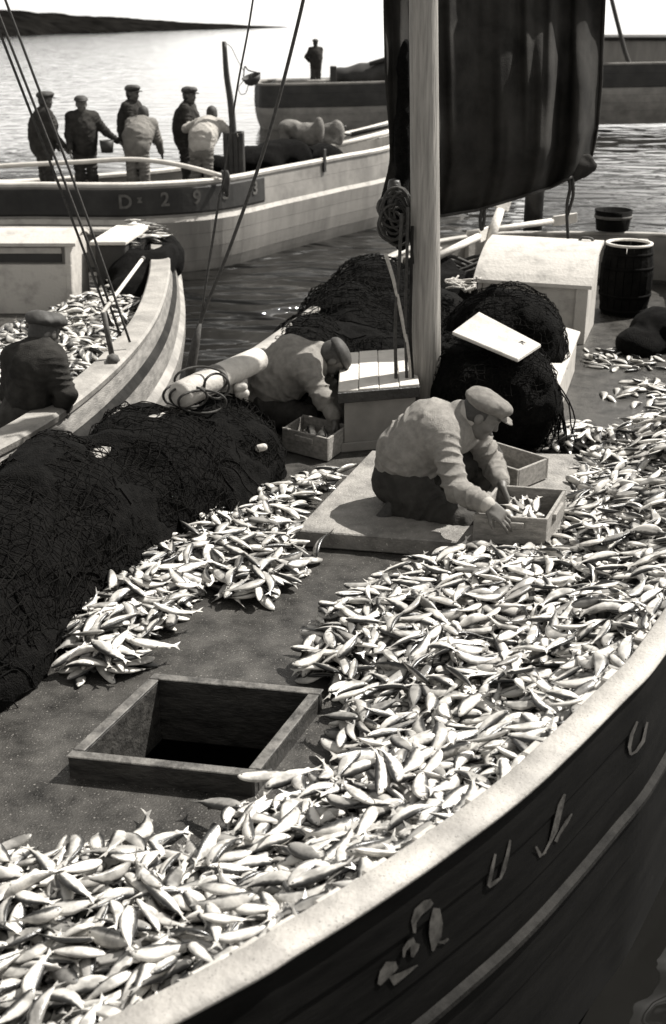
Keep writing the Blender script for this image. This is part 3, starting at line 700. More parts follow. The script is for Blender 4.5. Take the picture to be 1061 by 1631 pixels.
for k in range(5):
    a = P(552 + 20 * k, 228 - 3 * k, 0.12); obox('foredeck_board', a, (0.16, 0.05, 0), (0.9, 1.5, 0.05), (0, 0, 0.03), M['cap_wood'] if k % 2 else M['hull_mid'], b2, 0.006)

# --- boat on the left with its own catch
b3 = tag(empty('fishing_boat', (-3.2, 9.0, ZW)), 'boat at the left edge with curved planked side and a white cabin', 'boat')
B3 = [(-3.4, 4.3), (-2.75, 4.95), (-2.15, 5.8), (-1.74, 6.75), (-1.51, 8.0), (-1.44, 9.4), (-1.54, 11.0), (-1.72, 12.4), (-1.88, 13.4), (-2.05, 13.62), (-2.6, 13.7), (-4.2, 13.7), (-5.0, 13.2), (-5.4, 11.0), (-5.4, 8.0), (-5.0, 5.6), (-4.3, 4.4)]
b3p = smooth_path([(x, y, 0.3) for x, y in B3], 7, True)
D3 = -0.12
b3n = boat_shell(b3, b3p, [(-0.04, 0.0), (-0.16, 0.035), (-0.22, 0.075), (-0.36, 0.10), (-0.42, 0.145), (-0.56, 0.14), (-0.72, 0.11), (-0.9, 0.05), (-1.1, -0.03), (-1.5, -0.25)],
                 [M['hull_wood'], M['strake_wood'], M['hull_wood'], M['grey_rail'], M['hull_wood']], M['grey_rail'], D3, 0.17, M['hull_mid'])
cb3 = empty('cabin', parent=b3)
ca = P(118, 500, D3); cz = 0.48
hexa('front_wall', [ca + Vector(v) for v in ((-1.6, 0, 0), (0, 0, 0), (0, .05, 0), (-1.6, .05, 0), (-1.6, 0.06, .46), (0, 0.06, .46), (0, .11, .46), (-1.6, .11, .46))], M['white_paint'], cb3, .006)
obox('upper_front', ca + Vector((-1.6, 0.14, .55)), (1.5, 0, 0), (0, .05, 0), (0, 0, .06), M['white_paint'], cb3)
obox('window_slot', ca + Vector((-1.6, 0.16, .465)), (1.49, 0, 0), (0, .03, 0), (0, 0, .083), M['hull_dark'], cb3, 0.002)
hexa('side_wall', [ca + Vector(v) for v in ((-.06, -.03, 0), (0.004, -.03, 0), (.03, .7, 0), (-.03, .7, 0), (-.06, .1, .64), (0.004, .1, .64), (.03, .7, .68), (-.03, .7, .68))], M['white_paint'], cb3, .01)
rsec = [(-0.02 + .07 * j, .63 + .08 * math.sin(math.pi * j / 10)) for j in range(11)]
sweep('cabin_roof', [ca + Vector((-1.7, .1, 0)), ca + Vector((0.05, .1, 0))], [Vector((0, 1, 0))] * 2, rsec + [(a, z + .03) for a, z in rsec[::-1]], M['white_paint'], cb3)
db = P(182, 470, D3)
hb = empty('fore_hatch', parent=b3)
obox('hatch_body', Vector((-2.36, 11.9, D3)), (.3, 0, 0), (0.1, .9, 0), (0, 0, .56), M['hull_dark'], hb, .01)
obox('hatch_lid', Vector((-2.4, 11.86, D3 + .562)), (.36, 0, 0), (0.1, .98, 0), (0, 0, .04), M['cap_wood'], hb, .008)
lump('net_heap', [((-1.98, 12.0, .02), (.32, .55, .34)), ((-1.9, 12.9, .12), (.3, .5, .26)), ((-1.95, 11.5, -.02), (.25, .3, .26)), ((-1.72, 12.2, .22), (.14, .5, .16))], 0.035, M['net'], 'black net heap in the far end of the left boat', 'net', rip=(0.05, 5))
st = tag(empty('stanchion', P(180, 575, .3)), 'short dark iron stanchion on the left boat gunwale', 'post')
tube('post_shaft', [P(180, 574, .31), Q(172, 535, P(180, 574, .31).y), Q(165, 498, P(180, 574, .31).y)], .02, M['iron'], st)
tube('post_foot', [P(180, 574, .322), P(180, 574, .345)], [.05, .035], M['iron'], st)
s3y = 8.4
for (a, m_, c_) in (((207, 545), (140, 350), (50, 110)), ((192, 535), (128, 355), (40, 130)), ((178, 520), (115, 350), (30, 130))):
    rope('shroud', [Q(a[0], a[1], s3y), Q(m_[0], m_[1], s3y + .05), Q(c_[0], c_[1], s3y + .1), Q(2 * c_[0] - m_[0], 2 * c_[1] - m_[1], s3y + .15)], 0.0105, M['rope'], b3)
for (a, c_, Ya, Yb, lb) in (((163, 499), (226, 414), 8.2, 9.4, 'pale pole leaning by the stanchion on the left boat'), ((40, 604), (106, 554), 7.0, 7.15, 'pale stick lying across the stooping man on the left boat')):
    ro = tag(empty('boat_pole', Q(a[0], a[1], Ya)), lb, 'pole')
    tube('shaft', [Q(a[0], a[1], Ya), Q(c_[0], c_[1], Yb)], [.016, .014], M['cap_wood'], ro); tube('ferrule', [Q(c_[0], c_[1], Yb), Q(c_[0], c_[1], Yb) + (Q(c_[0], c_[1], Yb) - Q(a[0], a[1], Ya)).normalized() * .05], .018, M['iron'], ro)

# --- far dark boat with one man, and the big hull at the right
def far_boat(name, x0, x1, y0, y1, zt, mats, label, sheer=0.0):
    b = tag(empty(name, ((x0 + x1) / 2, (y0 + y1) / 2, ZW)), label, 'boat')
    ym = (y0 + y1) / 2
    pts = [(x0, ym, zt), (x0 + .12, y0 + .5, zt), (x0 + .8, y0 + .05, zt), ((x0 + x1) / 2, y0, zt + sheer * .3), (x1 - 1.5, y0 + .3, zt + sheer), (x1, ym, zt + sheer * 1.3), (x1 - 1.5, y1 - .3, zt + sheer), ((x0 + x1) / 2, y1, zt + sheer * .3), (x0 + .8, y1 - .05, zt), (x0 + .12, y1 - .5, zt)]
    p = smooth_path(pts, 5, True)
    boat_shell(b, p, [(-.04, 0), (-.3, .02), (-.62, .03), (-.74, .02), (-.95, .0), (-1.2, -.06), (-1.45, -.16), (-1.9, -.4)], mats, M['hull_mid'], zt - .45, .12, cap_t=.05)
    return b
fb = far_boat('fishing_boat', -2.6, 6.6, 41.0, 44.2, 0.42, [M['hull_dark'], M['hull_dark'], M['hull_dark'], M['hull_mid']], 'far dark boat in the haze of light with one man standing aboard', .3)
lump('deck_cover', [((0.9, 42.4, .55), (1.0, .6, .45)), ((2.0, 42.4, .7), (1.2, .6, .45)), ((-1.3, 42.2, .3), (.8, .5, .25))], .09, M['hull_dark'], parent=fb, rip=(.1, 2))
obox('deck_locker', Vector((-1.9, 41.6, .0)), (1.9, 0, 0), (0, .8, 0), (0, 0, .52), M['hull_mid'], fb, .03)
obox('deck_post', Vector((-.1, 41.5, .0)), (.22, 0, 0), (0, .2, 0), (0, 0, .95), M['hull_dark'], fb, .02)
tube('boom', [Vector((1.2, 41.9, 1.0)), Vector((3.4, 42.3, 1.6))], .07, M['dark_wood'], fb)
rbt = far_boat('trawler', 7.0, 17.5, 40.6, 45.0, 1.05, [M['hull_dark'], M['hull_dark'], M['hull_dark'], M['hull_mid']], 'large dark hull moored beyond the hanging sail at right', .3)
obox('deck_house', Vector((8.0, 41.6, .6)), (5.5, 0, 0), (0, 2.2, 0), (0, 0, 1.15), M['hull_grey'], rbt, .05)
obox('house_roof', Vector((7.8, 41.4, 1.752)), (5.9, 0, 0), (0, 2.6, 0), (0, 0, .12), M['hull_dark'], rbt, .04)
rope('stay', [Q(1020, 130, 40.9), Q(1000, 95, 40.9), Q(985, 42, 40.9), Q(972, -10, 40.9)], 0.07, M['rope'], rbt)
# ---------------------------------------------------------------- sail hanging from its yard
def make_sail():
    root = tag(empty('sail', Q(790, 300, 8.2)), 'dark tanned sail hanging in heavy folds behind the mast', 'sail')
    bx = [600, 625, 650, 705, 760, 830, 880, 905, 930, 946]; by = [318, 338, 345, 343, 334, 313, 297, 284, 274, 262]
    NU, NV = 150, 70; vs = []
    for j in range(NV + 1):
        v = j / NV
        for i in range(NU + 1):
            u = i / NU
            yr = 262 + (-320 - 262) * v
            xr = float(np.interp(yr, [-320, 44, 130, 200, 240, 262], [975, 960, 957, 951, 944, 934]))
            xl = float(np.interp(v, [0, .12, .3, 1], [606, 622, 616, 606]))
            x = xl + (xr - xl) * u; yb = float(np.interp(x, bx, by)); y = yb + (-320 - yb) * v
            dep = 7.78 + 1.05 * u
            n1 = float(vnoise(np.array([u * 11 + 0.25 * v, v * 1.1, 1.0]), 5)) - .5; n2 = float(vnoise(np.array([u * 26 + .5 * v, v * 2.5, 7.0]), 9)) - .5
            n3 = float(vnoise(np.array([u * 4 + v * 3, v * 5 - u * 2, 2.0]), 11)) - .5
            edge = max(0, (u - .6) / .4)
            dep += (.32 + .2 * edge) * n1 + (.09 + .12 * edge) * n2 + .3 * n3 * (1 - .7 * v)
            dep -= .28 * math.sin(math.pi * min(1, v * 2.2)) * math.sin(math.pi * min(1, u * 1.1)) * .6
            dep += .25 * max(0, .10 - v) / .10          # foot tucks back under
            vs.append(Q(x, y, dep))
    fs = [(j * (NU + 1) + i, j * (NU + 1) + i + 1, (j + 1) * (NU + 1) + i + 1, (j + 1) * (NU + 1) + i) for j in range(NV) for i in range(NU)]
    o = mesh('canvas', vs, fs, M['sail'], root, smooth=True)
    md_ = o.modifiers.new('thick', 'SOLIDIFY'); md_.thickness = 0.012
    r1 = [vs[i] for i in range(0, NU + 1, 3)]; r2 = [vs[j * (NU + 1) + NU] for j in range(0, NV + 1, 2)]
    tube('bolt_rope', r1, .013, M['rope'], root, 6); tube('leech_rope', r2, .014, M['sail'], root, 6)
    # clew: bunched corner of cloth
    lump('clew', [(tuple(Q(922, 270, 8.8)), (.07, .04, .05)), (tuple(Q(941, 264, 8.8)), (.05, .02, .018)), (tuple(Q(932, 258, 8.8)), (.03, .02, .05)), (tuple(Q(912, 268, 8.8)), (.04, .05, .09))], .012, M['sail'], parent=root, rip=(.015, 18))
    for pts in ([(906, 284), (908, 300), (903, 330), (905, 380)], [(912, 280), (913, 310), (908, 330), (903, 345)], [(768, 333), (765, 350), (767, 366), (771, 352), (772, 333)]):
        rope('sheet_rope', [Q(x, y, 8.75 if x > 800 else 8.3) for x, y in pts], .012, M['rope'], root)
    return root
make_sail()
def make_bunch():
    root = tag(empty('rope_bunch', Q(630, 360, 7.55)), 'dark bunch of coiled ropes and blocks tied at the left of the mast', 'rope')
    lump('coil_mass', [(tuple(Q(632, 345, 7.62)), (.08, .08, .12)), (tuple(Q(622, 330, 7.65)), (.07, .07, .1)), (tuple(Q(640, 375, 7.6)), (.055, .06, .1)), (tuple(Q(644, 200, 7.7)), (.06, .07, .5))], .015, M['net'], parent=root, rip=(.02, 16))
    for k in range(9):
        cx_, cy_ = random.uniform(618, 645), random.uniform(325, 365); rx, ry = random.uniform(14, 24), random.uniform(24, 44); yy = 7.48 + random.uniform(0, .05)
        tube('rope_loop', [Q(cx_ + rx * math.cos(a), cy_ + ry * math.sin(a), yy) for a in np.linspace(0, 2 * math.pi, 18)[:-1]], .009, M['rope'], root, 6, closed=True)
    tube('rope_end', smooth_path([Q(632, 325, 7.4), Q(641, 332, 7.38), Q(648, 350, 7.38), Q(655, 385, 7.36), Q(658, 420, 7.36)], 4), .009, M['strake_wood'], root, 6)
    for a in ((604, 322), (610, 318)): tube('shackle', [Q(a[0] + 10 - 12 * math.sin(t), a[1] + 8 - 14 * math.cos(t), 7.55) for t in np.linspace(0, math.pi, 9)], .012, M['iron'], root, 6)
    for t_ in (300,): lathe('block', [(.001, -.06), (.035, -.05), (.045, 0), (.035, .05), (.001, .06)], Q(628, t_, 7.62), M['dark_wood'], root, 12)
make_bunch()

# ---------------------------------------------------------------- nets
def net(name, prims, label, h=.022, rip=(.05, 5.0), fine=(.012, 22), clip=None):
    lo = np.min([np.array(c) - max(r) - .15 for c, r in prims], 0); hi = np.max([np.array(c) + max(r) + .15 for c, r in prims], 0)
    lo[2] = max(lo[2], -.9)
    f = Field(lo, hi, h)
    for c, r in prims: f.ell(c, r, k=.2)
    f.ripple(rip[0] * 1.7, rip[1] * .6, 13, (1, .6, 1.4), ridge=True); f.ripple(rip[0], rip[1] * 1.4, 3, (.7, 1.2, 1), ridge=True); f.ripple(fine[0], fine[1], 8, (1, 1, 1.8), ridge=True)
    p, fc = f.surface(); p = relax(p, fc, 1)
    root = tag(empty(name, (float(np.mean([c[0] for c, r in prims])), float(np.mean([c[1] for c, r in prims])), 0)), label, 'net')
    npmesh('mesh_heap', p, fc, M['net'], root)
    # open netting over the heap: strands along a coarse skin of the same shape
    g_ = Field(lo, hi, .05)
    for c, r in prims: g_.ell(c, np.array(r) + .012, k=.12)
    g_.ripple(rip[0] * 1.3, rip[1], 3, ridge=True); gp, gf = g_.surface(); gp = gp + RNG.normal(0, .008, gp.shape)
    ed = np.unique(np.sort(np.concatenate([gf[:, [0, 1]], gf[:, [1, 2]], gf[:, [2, 3]], gf[:, [3, 0]]]), axis=1), axis=0); ed = ed[(gp[ed].mean(1)[:, 2] > .01)]
    A, B_ = gp[ed[:, 0]], gp[ed[:, 1]]; dd = B_ - A; dd /= np.linalg.norm(dd, axis=1)[:, None] + 1e-9; o1 = np.cross(dd, [.3, .5, .81]); o1 /= np.linalg.norm(o1, axis=1)[:, None] + 1e-9; o2 = np.cross(dd, o1)
    ring = [.0028 * (o1 * math.cos(t) + o2 * math.sin(t)) for t in (0, 2.094, 4.189)]; n_e = len(ed)
    pv = np.stack([A + q for q in ring] + [B_ + q for q in ring], 1).reshape(-1, 3); bi = np.arange(n_e)[:, None] * 6
    fq = np.concatenate([bi + np.array([[0, 1, 4, 3]]), bi + np.array([[1, 2, 5, 4]]), bi + np.array([[2, 0, 3, 5]])])
    tag(npmesh('netting', pv, fq, M['netting'], root, smooth=False), kind='stuff')
    # loose strands of twine lying over the heap
    fcn = p[fc]; nrm = np.cross(fcn[:, 1] - fcn[:, 0], fcn[:, 3] - fcn[:, 0]); nrm /= np.linalg.norm(nrm, axis=1)[:, None] + 1e-9
    cen = fcn.mean(1); vs, fs = [], []
    okk = np.where((nrm[:, 2] > -.2) & (cen[:, 2] > .0))[0]
    for _ in range(60):
        k = int(RNG.choice(okk)); q = cen[k].copy(); d = RNG.normal(size=3); pts = []
        for s in range(7):
            j = okk[np.argmin(((cen[okk] - q) ** 2).sum(1))]; nn = nrm[j]; pts.append(Vector(cen[j] + nn * .006))
            d = d - nn * (d @ nn); d += RNG.normal(size=3) * .35 + np.array([0, 0, -.3]); d /= np.linalg.norm(d) + 1e-9; q = cen[j] + d * .055
        a, b = tube_data(smooth_path(pts, 2), random.uniform(.0025, .005), 4); o = len(vs); vs += a; fs += [tuple(i + o for i in t) for t in b]
    tag(mesh('twine', vs, fs, M['net'], root), kind='stuff')
    return root
net('net_pile', [((-.70, 6.70, .12), (.38, .5, .36)), ((-.95, 6.1, .16), (.42, .6, .40)), ((-1.3, 5.45, .16), (.40, .6, .42)), ((-1.52, 4.85, .16), (.42, .6, .46)), ((-1.62, 4.3, .14), (.36, .5, .46)), ((-1.42, 4.4, .02), (.22, .34, .24)),
                 ((-.52, 6.66, .05), (.22, .24, .24)), ((-.72, 6.2, .02), (.34, .4, .24)), ((-1.08, 5.6, .02), (.32, .4, .26)), ((-1.32, 5.1, .02), (.28, .36, .24)), ((-1.42, 5.5, .34), (.22, .5, .30)), ((-1.12, 6.2, .30), (.2, .4, .28))],
    'huge black net pile heaped along the left side of the nearest boat')
net('net_pile', [((.35, 10.2, .28), (.42, .7, .36)), ((.1, 9.2, .25), (.4, .7, .4)), ((-.18, 8.4, .2), (.32, .6, .36)), ((.55, 9.2, .15), (.5, .7, .38)), ((.25, 8.5, .12), (.42, .4, .34)), ((-.3, 7.95, .25), (.2, .4, .26))],
    'black net pile behind the bending man, sloping over the far rail')
rn = net('net_pile', [((1.28, 8.45, .42), (.36, .46, .36)), ((1.05, 8.3, .4), (.3, .35, .3)), ((1.46, 8.3, .3), (.2, .35, .34)), ((1.0, 7.5, .38), (.34, .4, .28)), ((1.2, 7.3, .34), (.22, .34, .3)), ((1.3, 7.22, .2), (.13, .2, .28)), ((.98, 7.12, .28), (.3, .14, .28)), ((.75, 7.7, .3), (.2, .4, .3))],
    'black net pile draped over the white casing right of the mast')
for k in range(26):   # ragged hanging fringe on the right
    a = Vector((1.33 + random.uniform(-.08, .1), 7.1 + random.uniform(-.05, .5), .36 + random.uniform(-.1, .1)))
    tube('hanging_twine', smooth_path([a, a + Vector((.07, -.02, -.1)), a + Vector((.09 + random.uniform(-.03, .03), -.03, -.22)), a + Vector((.09 + random.uniform(-.04, .04), -.04, -.3 - random.uniform(0, .05)))], 2), .005, M['net'], rn, 5)
lump('net_pile', [(tuple(P(1018, 548, .06)), (.2, .22, .14)), (tuple(P(1050, 530, .1)), (.25, .3, .22))], .025, M['net'], 'small dark net lump beside the barrel at the right edge', 'net', rip=(.05, 6), ridge=True)
lump('net_pile', [((.85, 9.6, .2), (.3, .5, .3)), ((1.05, 10.4, .2), (.35, .5, .3)), ((.9, 11.0, .25), (.3, .4, .3))], .03, M['net'], 'dark gear heap left of the white cabin behind the mast', 'net', rip=(.06, 6), ridge=True)

# ---------------------------------------------------------------- loose gear
c4 = [P(470, 843, .1), P(880, 873, .1), P(930, 722, .1), P(592, 716, .1)]
hexa('hatch_board', [Vector((c.x, c.y, .004)) for c in c4] + [Vector((c.x, c.y, .095)) for c in c4], M['board'], None, .006)
bpy.data.objects['hatch_board'].name = 'hatch_board'
tag(bpy.data.objects['hatch_board'], 'wide grey hatch board lying under the crouching man', 'board')
BOARD = [(c.x, c.y) for c in c4]

wb = [Q(720, 528, 7.33), Q(825, 572, 7.02), Q(862, 548, 7.30), Q(763, 496, 7.62)]
o_ = hexa('plank', [c - Vector((0, 0, .022)) for c in wb] + wb, M['white_paint'], None, .004)
tag(o_, 'bright white plank lying on the draped nets', 'board')

def crate(o, e1, w1, e2, w2, h, m, label, th=.016):
    """o = near corner at the bottom; e1, e2 = directions of the two near sides"""
    o = Vector(o); e1 = Vector((e1[0], e1[1], 0)).normalized(); e2 = Vector((e2[0], e2[1], 0)).normalized()
    r = tag(empty('fish_crate', o + e1 * w1 / 2 + e2 * w2 / 2), label, 'crate', 'wooden fish crates')
    z = Vector((0, 0, 1)); b = o + z * .006
    obox('bottom_board', b + e1 * th + e2 * th, e1 * (w1 - 2 * th), e2 * ((w2 - 2 * th) / 2 - .003), z * .012, m, r, .002)
    obox('bottom_board', b + e1 * th + e2 * (w2 / 2 + .003), e1 * (w1 - 2 * th), e2 * ((w2 - 2 * th) / 2 - .003), z * .012, m, r, .002)
    for s in (0, 1): obox('side_board', b + e2 * (s * (w2 - th)), e1 * w1, e2 * th, z * h, m, r, .003)
    for s in (0, 1): obox('end_board', b + e1 * (s * (w1 - th)) + e2 * (th + .001), e1 * th, e2 * (w2 - 2 * th - .002), z * (h - .004), m, r, .003)
    for s in (0, 1):   # nailed hand cleats
        obox('cleat', b + e2 * (s * (w2 + .018) - .018 if s == 0 else w2) + e1 * (w1 * .3) + z * h * .62, e1 * w1 * .4, e2 * .018, z * .035, m, r, .003)
    obox('cleat', b + e1 * w1 + e2 * (w2 * .3) + z * h * .62, e1 * .018, e2 * w2 * .4, z * .035, m, r, .003)
    return r, o, e1, e2
CA = crate(V(.70, 5.47, .097), (.98, -.18), .36, (.38, .92), .44, .155, M['crate'], 'wooden crate of sardines under the hands of the crouching man')
CB = crate(V(1.02, 6.17, .097), (-.70, .72), .44, (.72, .70), .29, .125, M['crate'], 'empty wooden crate just behind the full one on the board')
CC = crate(P(522, 737, 0), (-.80, .60), .36, (.42, .90), .30, .15, M['crate'], 'weathered crate the bending man is filling beside the mast box')

# barrel by the cabin
def barrel():
    c = P(992, 498, 0); r = tag(empty('barrel', c), 'dark wooden barrel with pale rim beside the white cabin', 'barrel')
    n = 20; hgt = .62
    def rad(t): return .205 + .035 * math.sin(math.pi * t)
    for k in range(n):
        a0, a1 = 2 * math.pi * k / n + .012, 2 * math.pi * (k + 1) / n - .012; vs = []
        for t in np.linspace(0, 1, 6):
            for rr in (rad(t), rad(t) - .022):
                for a in (a0, a1): vs.append(c + Vector((rr * math.cos(a), rr * math.sin(a), .004 + t * hgt)))
        fs = []
        for i in range(5):
            b = i * 4; fs += [(b, b + 1, b + 5, b + 4), (b + 3, b + 2, b + 6, b + 7), (b + 1, b + 3, b + 7, b + 5), (b + 2, b, b + 4, b + 6)]
        fs += [(0, 2, 3, 1), (20, 21, 23, 22)]
        mesh('stave', vs, fs, M['tar'], r)
    for t in (.08, .3, .7, .9): lathe('hoop', [(rad(t) + .001, t * hgt - .014), (rad(t) + .005, t * hgt - .014), (rad(t) + .005, t * hgt + .014), (rad(t) + .001, t * hgt + .014)], c, M['tar'], r, 24)
    lathe('rim', [(.185, hgt), (.212, hgt + .001), (.212, hgt + .02), (.185, hgt + .02), (.185, hgt)], c + Vector((0, 0, .005)), M['cap_wood'], r, 24)
    lathe('lid', [(.001, hgt - .045), (.184, hgt - .045), (.184, hgt - .065), (.001, hgt - .065)], c, M['cap_wood'], r, 24)
barrel()

# white spar on the left rail, hoops, floats
sr = tag(empty('spar', P(340, 610, .45)), 'thick white painted spar lying on the left rail by the stay', 'spar')
sa, sb_ = P(285, 630, .58), P(412, 572, .60)
tube('shaft', [sa.lerp(sb_, t) for t in (0, .02, .4, .98, 1)], [.06, .078, .08, .076, .07], M['white_paint'], sr, 20)
tube('band', [sa.lerp(sb_, t) for t in (.40, .46)], .083, M['canvas'], sr, 20)
hp = tag(empty('hoop_coil', P(320, 635, .5)), 'tangle of dark wire hoops lying over the white spar end', 'hoops')
for (x, y, rx, ry, Y) in ((320, 606, 42, 26, 6.55), (300, 632, 30, 20, 6.45), (322, 640, 38, 22, 6.4), (285, 630, 25, 20, 6.5), (345, 615, 20, 22, 6.5)):
    tube('hoop', [Q(x + rx * math.cos(a), y + ry * math.sin(a) - .1 * rx * math.sin(a), Y + .03 * math.sin(3 * a)) for a in np.linspace(0, 2 * math.pi, 28)[:-1]], .0075, M['rope'], hp, 6, closed=True)
for x, y, lb in ((383, 618, 'small white net float between the spar and the bending man'), (386, 628, 'lower white net float between the spar and the bending man'), (416, 714, 'pale cork float lying low on the black net pile')):
    f_ = Field(np.array(Q(x, y, 6.75)) - .08, np.array(Q(x, y, 6.75)) + .08, .008); c = np.array(Q(x, y, 6.75 if x < 400 else 6.42)); f_ = Field(c - .08, c + .08, .008)
    f_.cone(c - [.015, 0, 0], c + [.015, .005, .005], .028 if x < 400 else .022, k=0); p_, fc_ = f_.surface(); npmesh_o = npmesh('net_float', p_, fc_, M['white_paint']); tag(npmesh_o, lb, 'float')
# oars and odds and ends aft
for a, b, r, lb in ((P(698, 408, .55), P(762, 377, .6), .035, 'pale oar lying on the far rail just right of the mast'), (Q(776, 398, 11.5), Q(797, 334, 11.7), .045, 'white oar propped upright behind the cabin, blade up'),
                    (P(745, 372, .55), P(880, 352, .6), .03, 'thin pale oar laid along the stern rail behind the cabin')):
    ro = tag(empty('oar', a), lb, 'oar', 'oars aft on the nearest boat'); d = (b - a).normalized()
    tube('shaft', [a, b], r, M['cap_wood'], ro); sd_ = d.cross(Vector((0, 1, 0))).normalized() if abs(d.y) < .9 else Vector((1, 0, 0))
    obox('blade', b - sd_ * r * 1.7, sd_ * r * 3.4, d * .3, d.cross(sd_).normalized() * .02, M['cap_wood'], ro, .006)
tr_ = tag(empty('rope_coil', P(750, 410, .3)), 'dark rope coil lying left of the white cabin roof', 'rope')
for k in range(4): tube('coil', [P(742, 420, .35 + .03 * k) + Vector((.22 * math.cos(a), .16 * math.sin(a), .05 * math.sin(2 * a + k))) for a in np.linspace(0, 2 * math.pi, 24)[:-1]], .018, M['rope'], tr_, 6, closed=True)
pr_ = tag(empty('rope_tangle', P(738, 455, .5)), 'pale frayed rope tangle on the dark gear behind the mast', 'rope')
for k in range(14):
    c = P(735 + random.uniform(-16, 18), 458 + random.uniform(-9, 9), .56); pts = [c + Vector((random.uniform(-.09, .09), random.uniform(-.07, .07), random.uniform(0, .06))) for _ in range(5)]
    tube('strand', smooth_path(pts, 4), .008, M['pale_rope'], pr_, 5)
# rudder head and stern gear belong to the boat
lathe('rudder_head', [(.001, .42), (.1, .42), (.1, .85), (.12, .88), (.12, .96), (.001, .97)], P(848, 372, .42) + Vector((0, 0, -.42)), M['dark_wood'], boat, 12)
tub = tag(empty('tub', P(985, 352, .5)), 'round dark tub standing on the stern rail at right', 'tub')
lathe('tub_wall', [(.16, 0), (.19, .2), (.175, .2), (.15, .02), (.001, .02)], P(975, 366, .53), M['tar'], tub, 20)
lathe('tub_hoop', [(.183, .12), (.19, .12), (.192, .15), (.185, .15)], P(975, 366, .53), M['iron'], tub, 20)
for x0, y0, x1, y1 in ((900, 345, 906, 392), (897, 345, 890, 300)): pass
# ---------------------------------------------------------------- people
def npv(v): return np.array(v, float)
def unit(v): v = npv(v); return v / (np.linalg.norm(v) + 1e-12)
def frame_of(fwd, up):
    f = unit(fwd); r = unit(np.cross(f, npv(up))); u = np.cross(r, f); return f, r, u       # forward, right, up
def add_head(F_, c, fwd, up, s=1.0):
    f, r, u = frame_of(fwd, up); R = np.stack([f, r, u], 1); c = npv(c)
    F_.ell(c + u * .025 * s - f * .008 * s, (.098 * s, .077 * s, .098 * s), R, k=.01)
    F_.ell(c - u * .045 * s + f * .022 * s, (.066 * s, .058 * s, .075 * s), R, k=.03)
    F_.ell(c - u * .092 * s + f * .058 * s, (.026 * s, .028 * s, .022 * s), R, k=.02)       # chin
    F_.cone(c + f * .086 * s + u * .012 * s, c + f * .100 * s - u * .024 * s, .008 * s, .0125 * s, k=.014)   # nose
    F_.ell(c + f * .083 * s + u * .03 * s, (.016 * s, .05 * s, .011 * s), R, k=.012)        # brow
    for q in (-1, 1):
        F_.ell(c + f * .083 * s + r * q * .032 * s + u * .008 * s, (.014 * s, .016 * s, .011 * s), R, cut=True)
        F_.ell(c + f * .075 * s + r * q * .032 * s + u * .008 * s, (.013 * s, .014 * s, .009 * s), R, k=.004)
        F_.ell(c + r * q * .078 * s - f * .01 * s - u * .005 * s, (.022 * s, .010 * s, .033 * s), R, k=.008)  # ear
        F_.ell(c + f * .062 * s + r * q * .04 * s - u * .03 * s, (.02 * s, .02 * s, .02 * s), R, k=.02)      # cheek
    F_.ell(c + f * .094 * s - u * .058 * s, (.014 * s, .024 * s, .007 * s), R, k=.008)      # lips
    F_.ell(c + f * .105 * s - u * .065 * s, (.012 * s, .022 * s, .0035 * s), R, cut=True)
def add_hand(F_, w_, d, n, side, curl=.5, s=1.0, spread=.2):
    """w_ wrist, d direction of the hand, n back-of-hand normal, side +1/-1 = thumb along +/- cross(d,n)"""
    d = unit(d); n = unit(npv(n) - d * (npv(n) @ d)); b = np.cross(d, n) * side; w_ = npv(w_)
    R = np.stack([d, b, n], 1)
    F_.box(w_ + d * .048 * s, (.046 * s, .040 * s, .014 * s), R, k=.015, rad=.012 * s)
    F_.ell(w_ + d * .03 * s + b * .026 * s - n * .008 * s, (.032 * s, .018 * s, .015 * s), R, k=.012)
    for i, (off, L, kx) in enumerate(((.030, .072, .090), (.011, .080, .094), (-.010, .074, .091), (-.030, .058, .084))):
        a = w_ + d * kx * s + b * off * s; p = a; ang = .25 * curl; L *= s
        for j, fr in enumerate((.45, .32, .25)):
            dd = d * math.cos(ang) - n * math.sin(ang) + b * spread * (off / .03) * .35; dd = unit(dd); q = p + dd * L * fr
            F_.cone(p, q, (.0095 - .0012 * j) * s, (.0088 - .0013 * j) * s, k=.004); p = q; ang += .75 * curl
    a = w_ + d * .022 * s + b * .036 * s; dd = unit(d * .75 + b * .6 - n * .25); q = a + dd * .042 * s
    F_.cone(a, q, .0125 * s, .0105 * s, k=.010); dd = unit(d * .92 + b * .2 - n * .35); F_.cone(q, q + dd * .032 * s, .0105 * s, .0085 * s, k=.005)
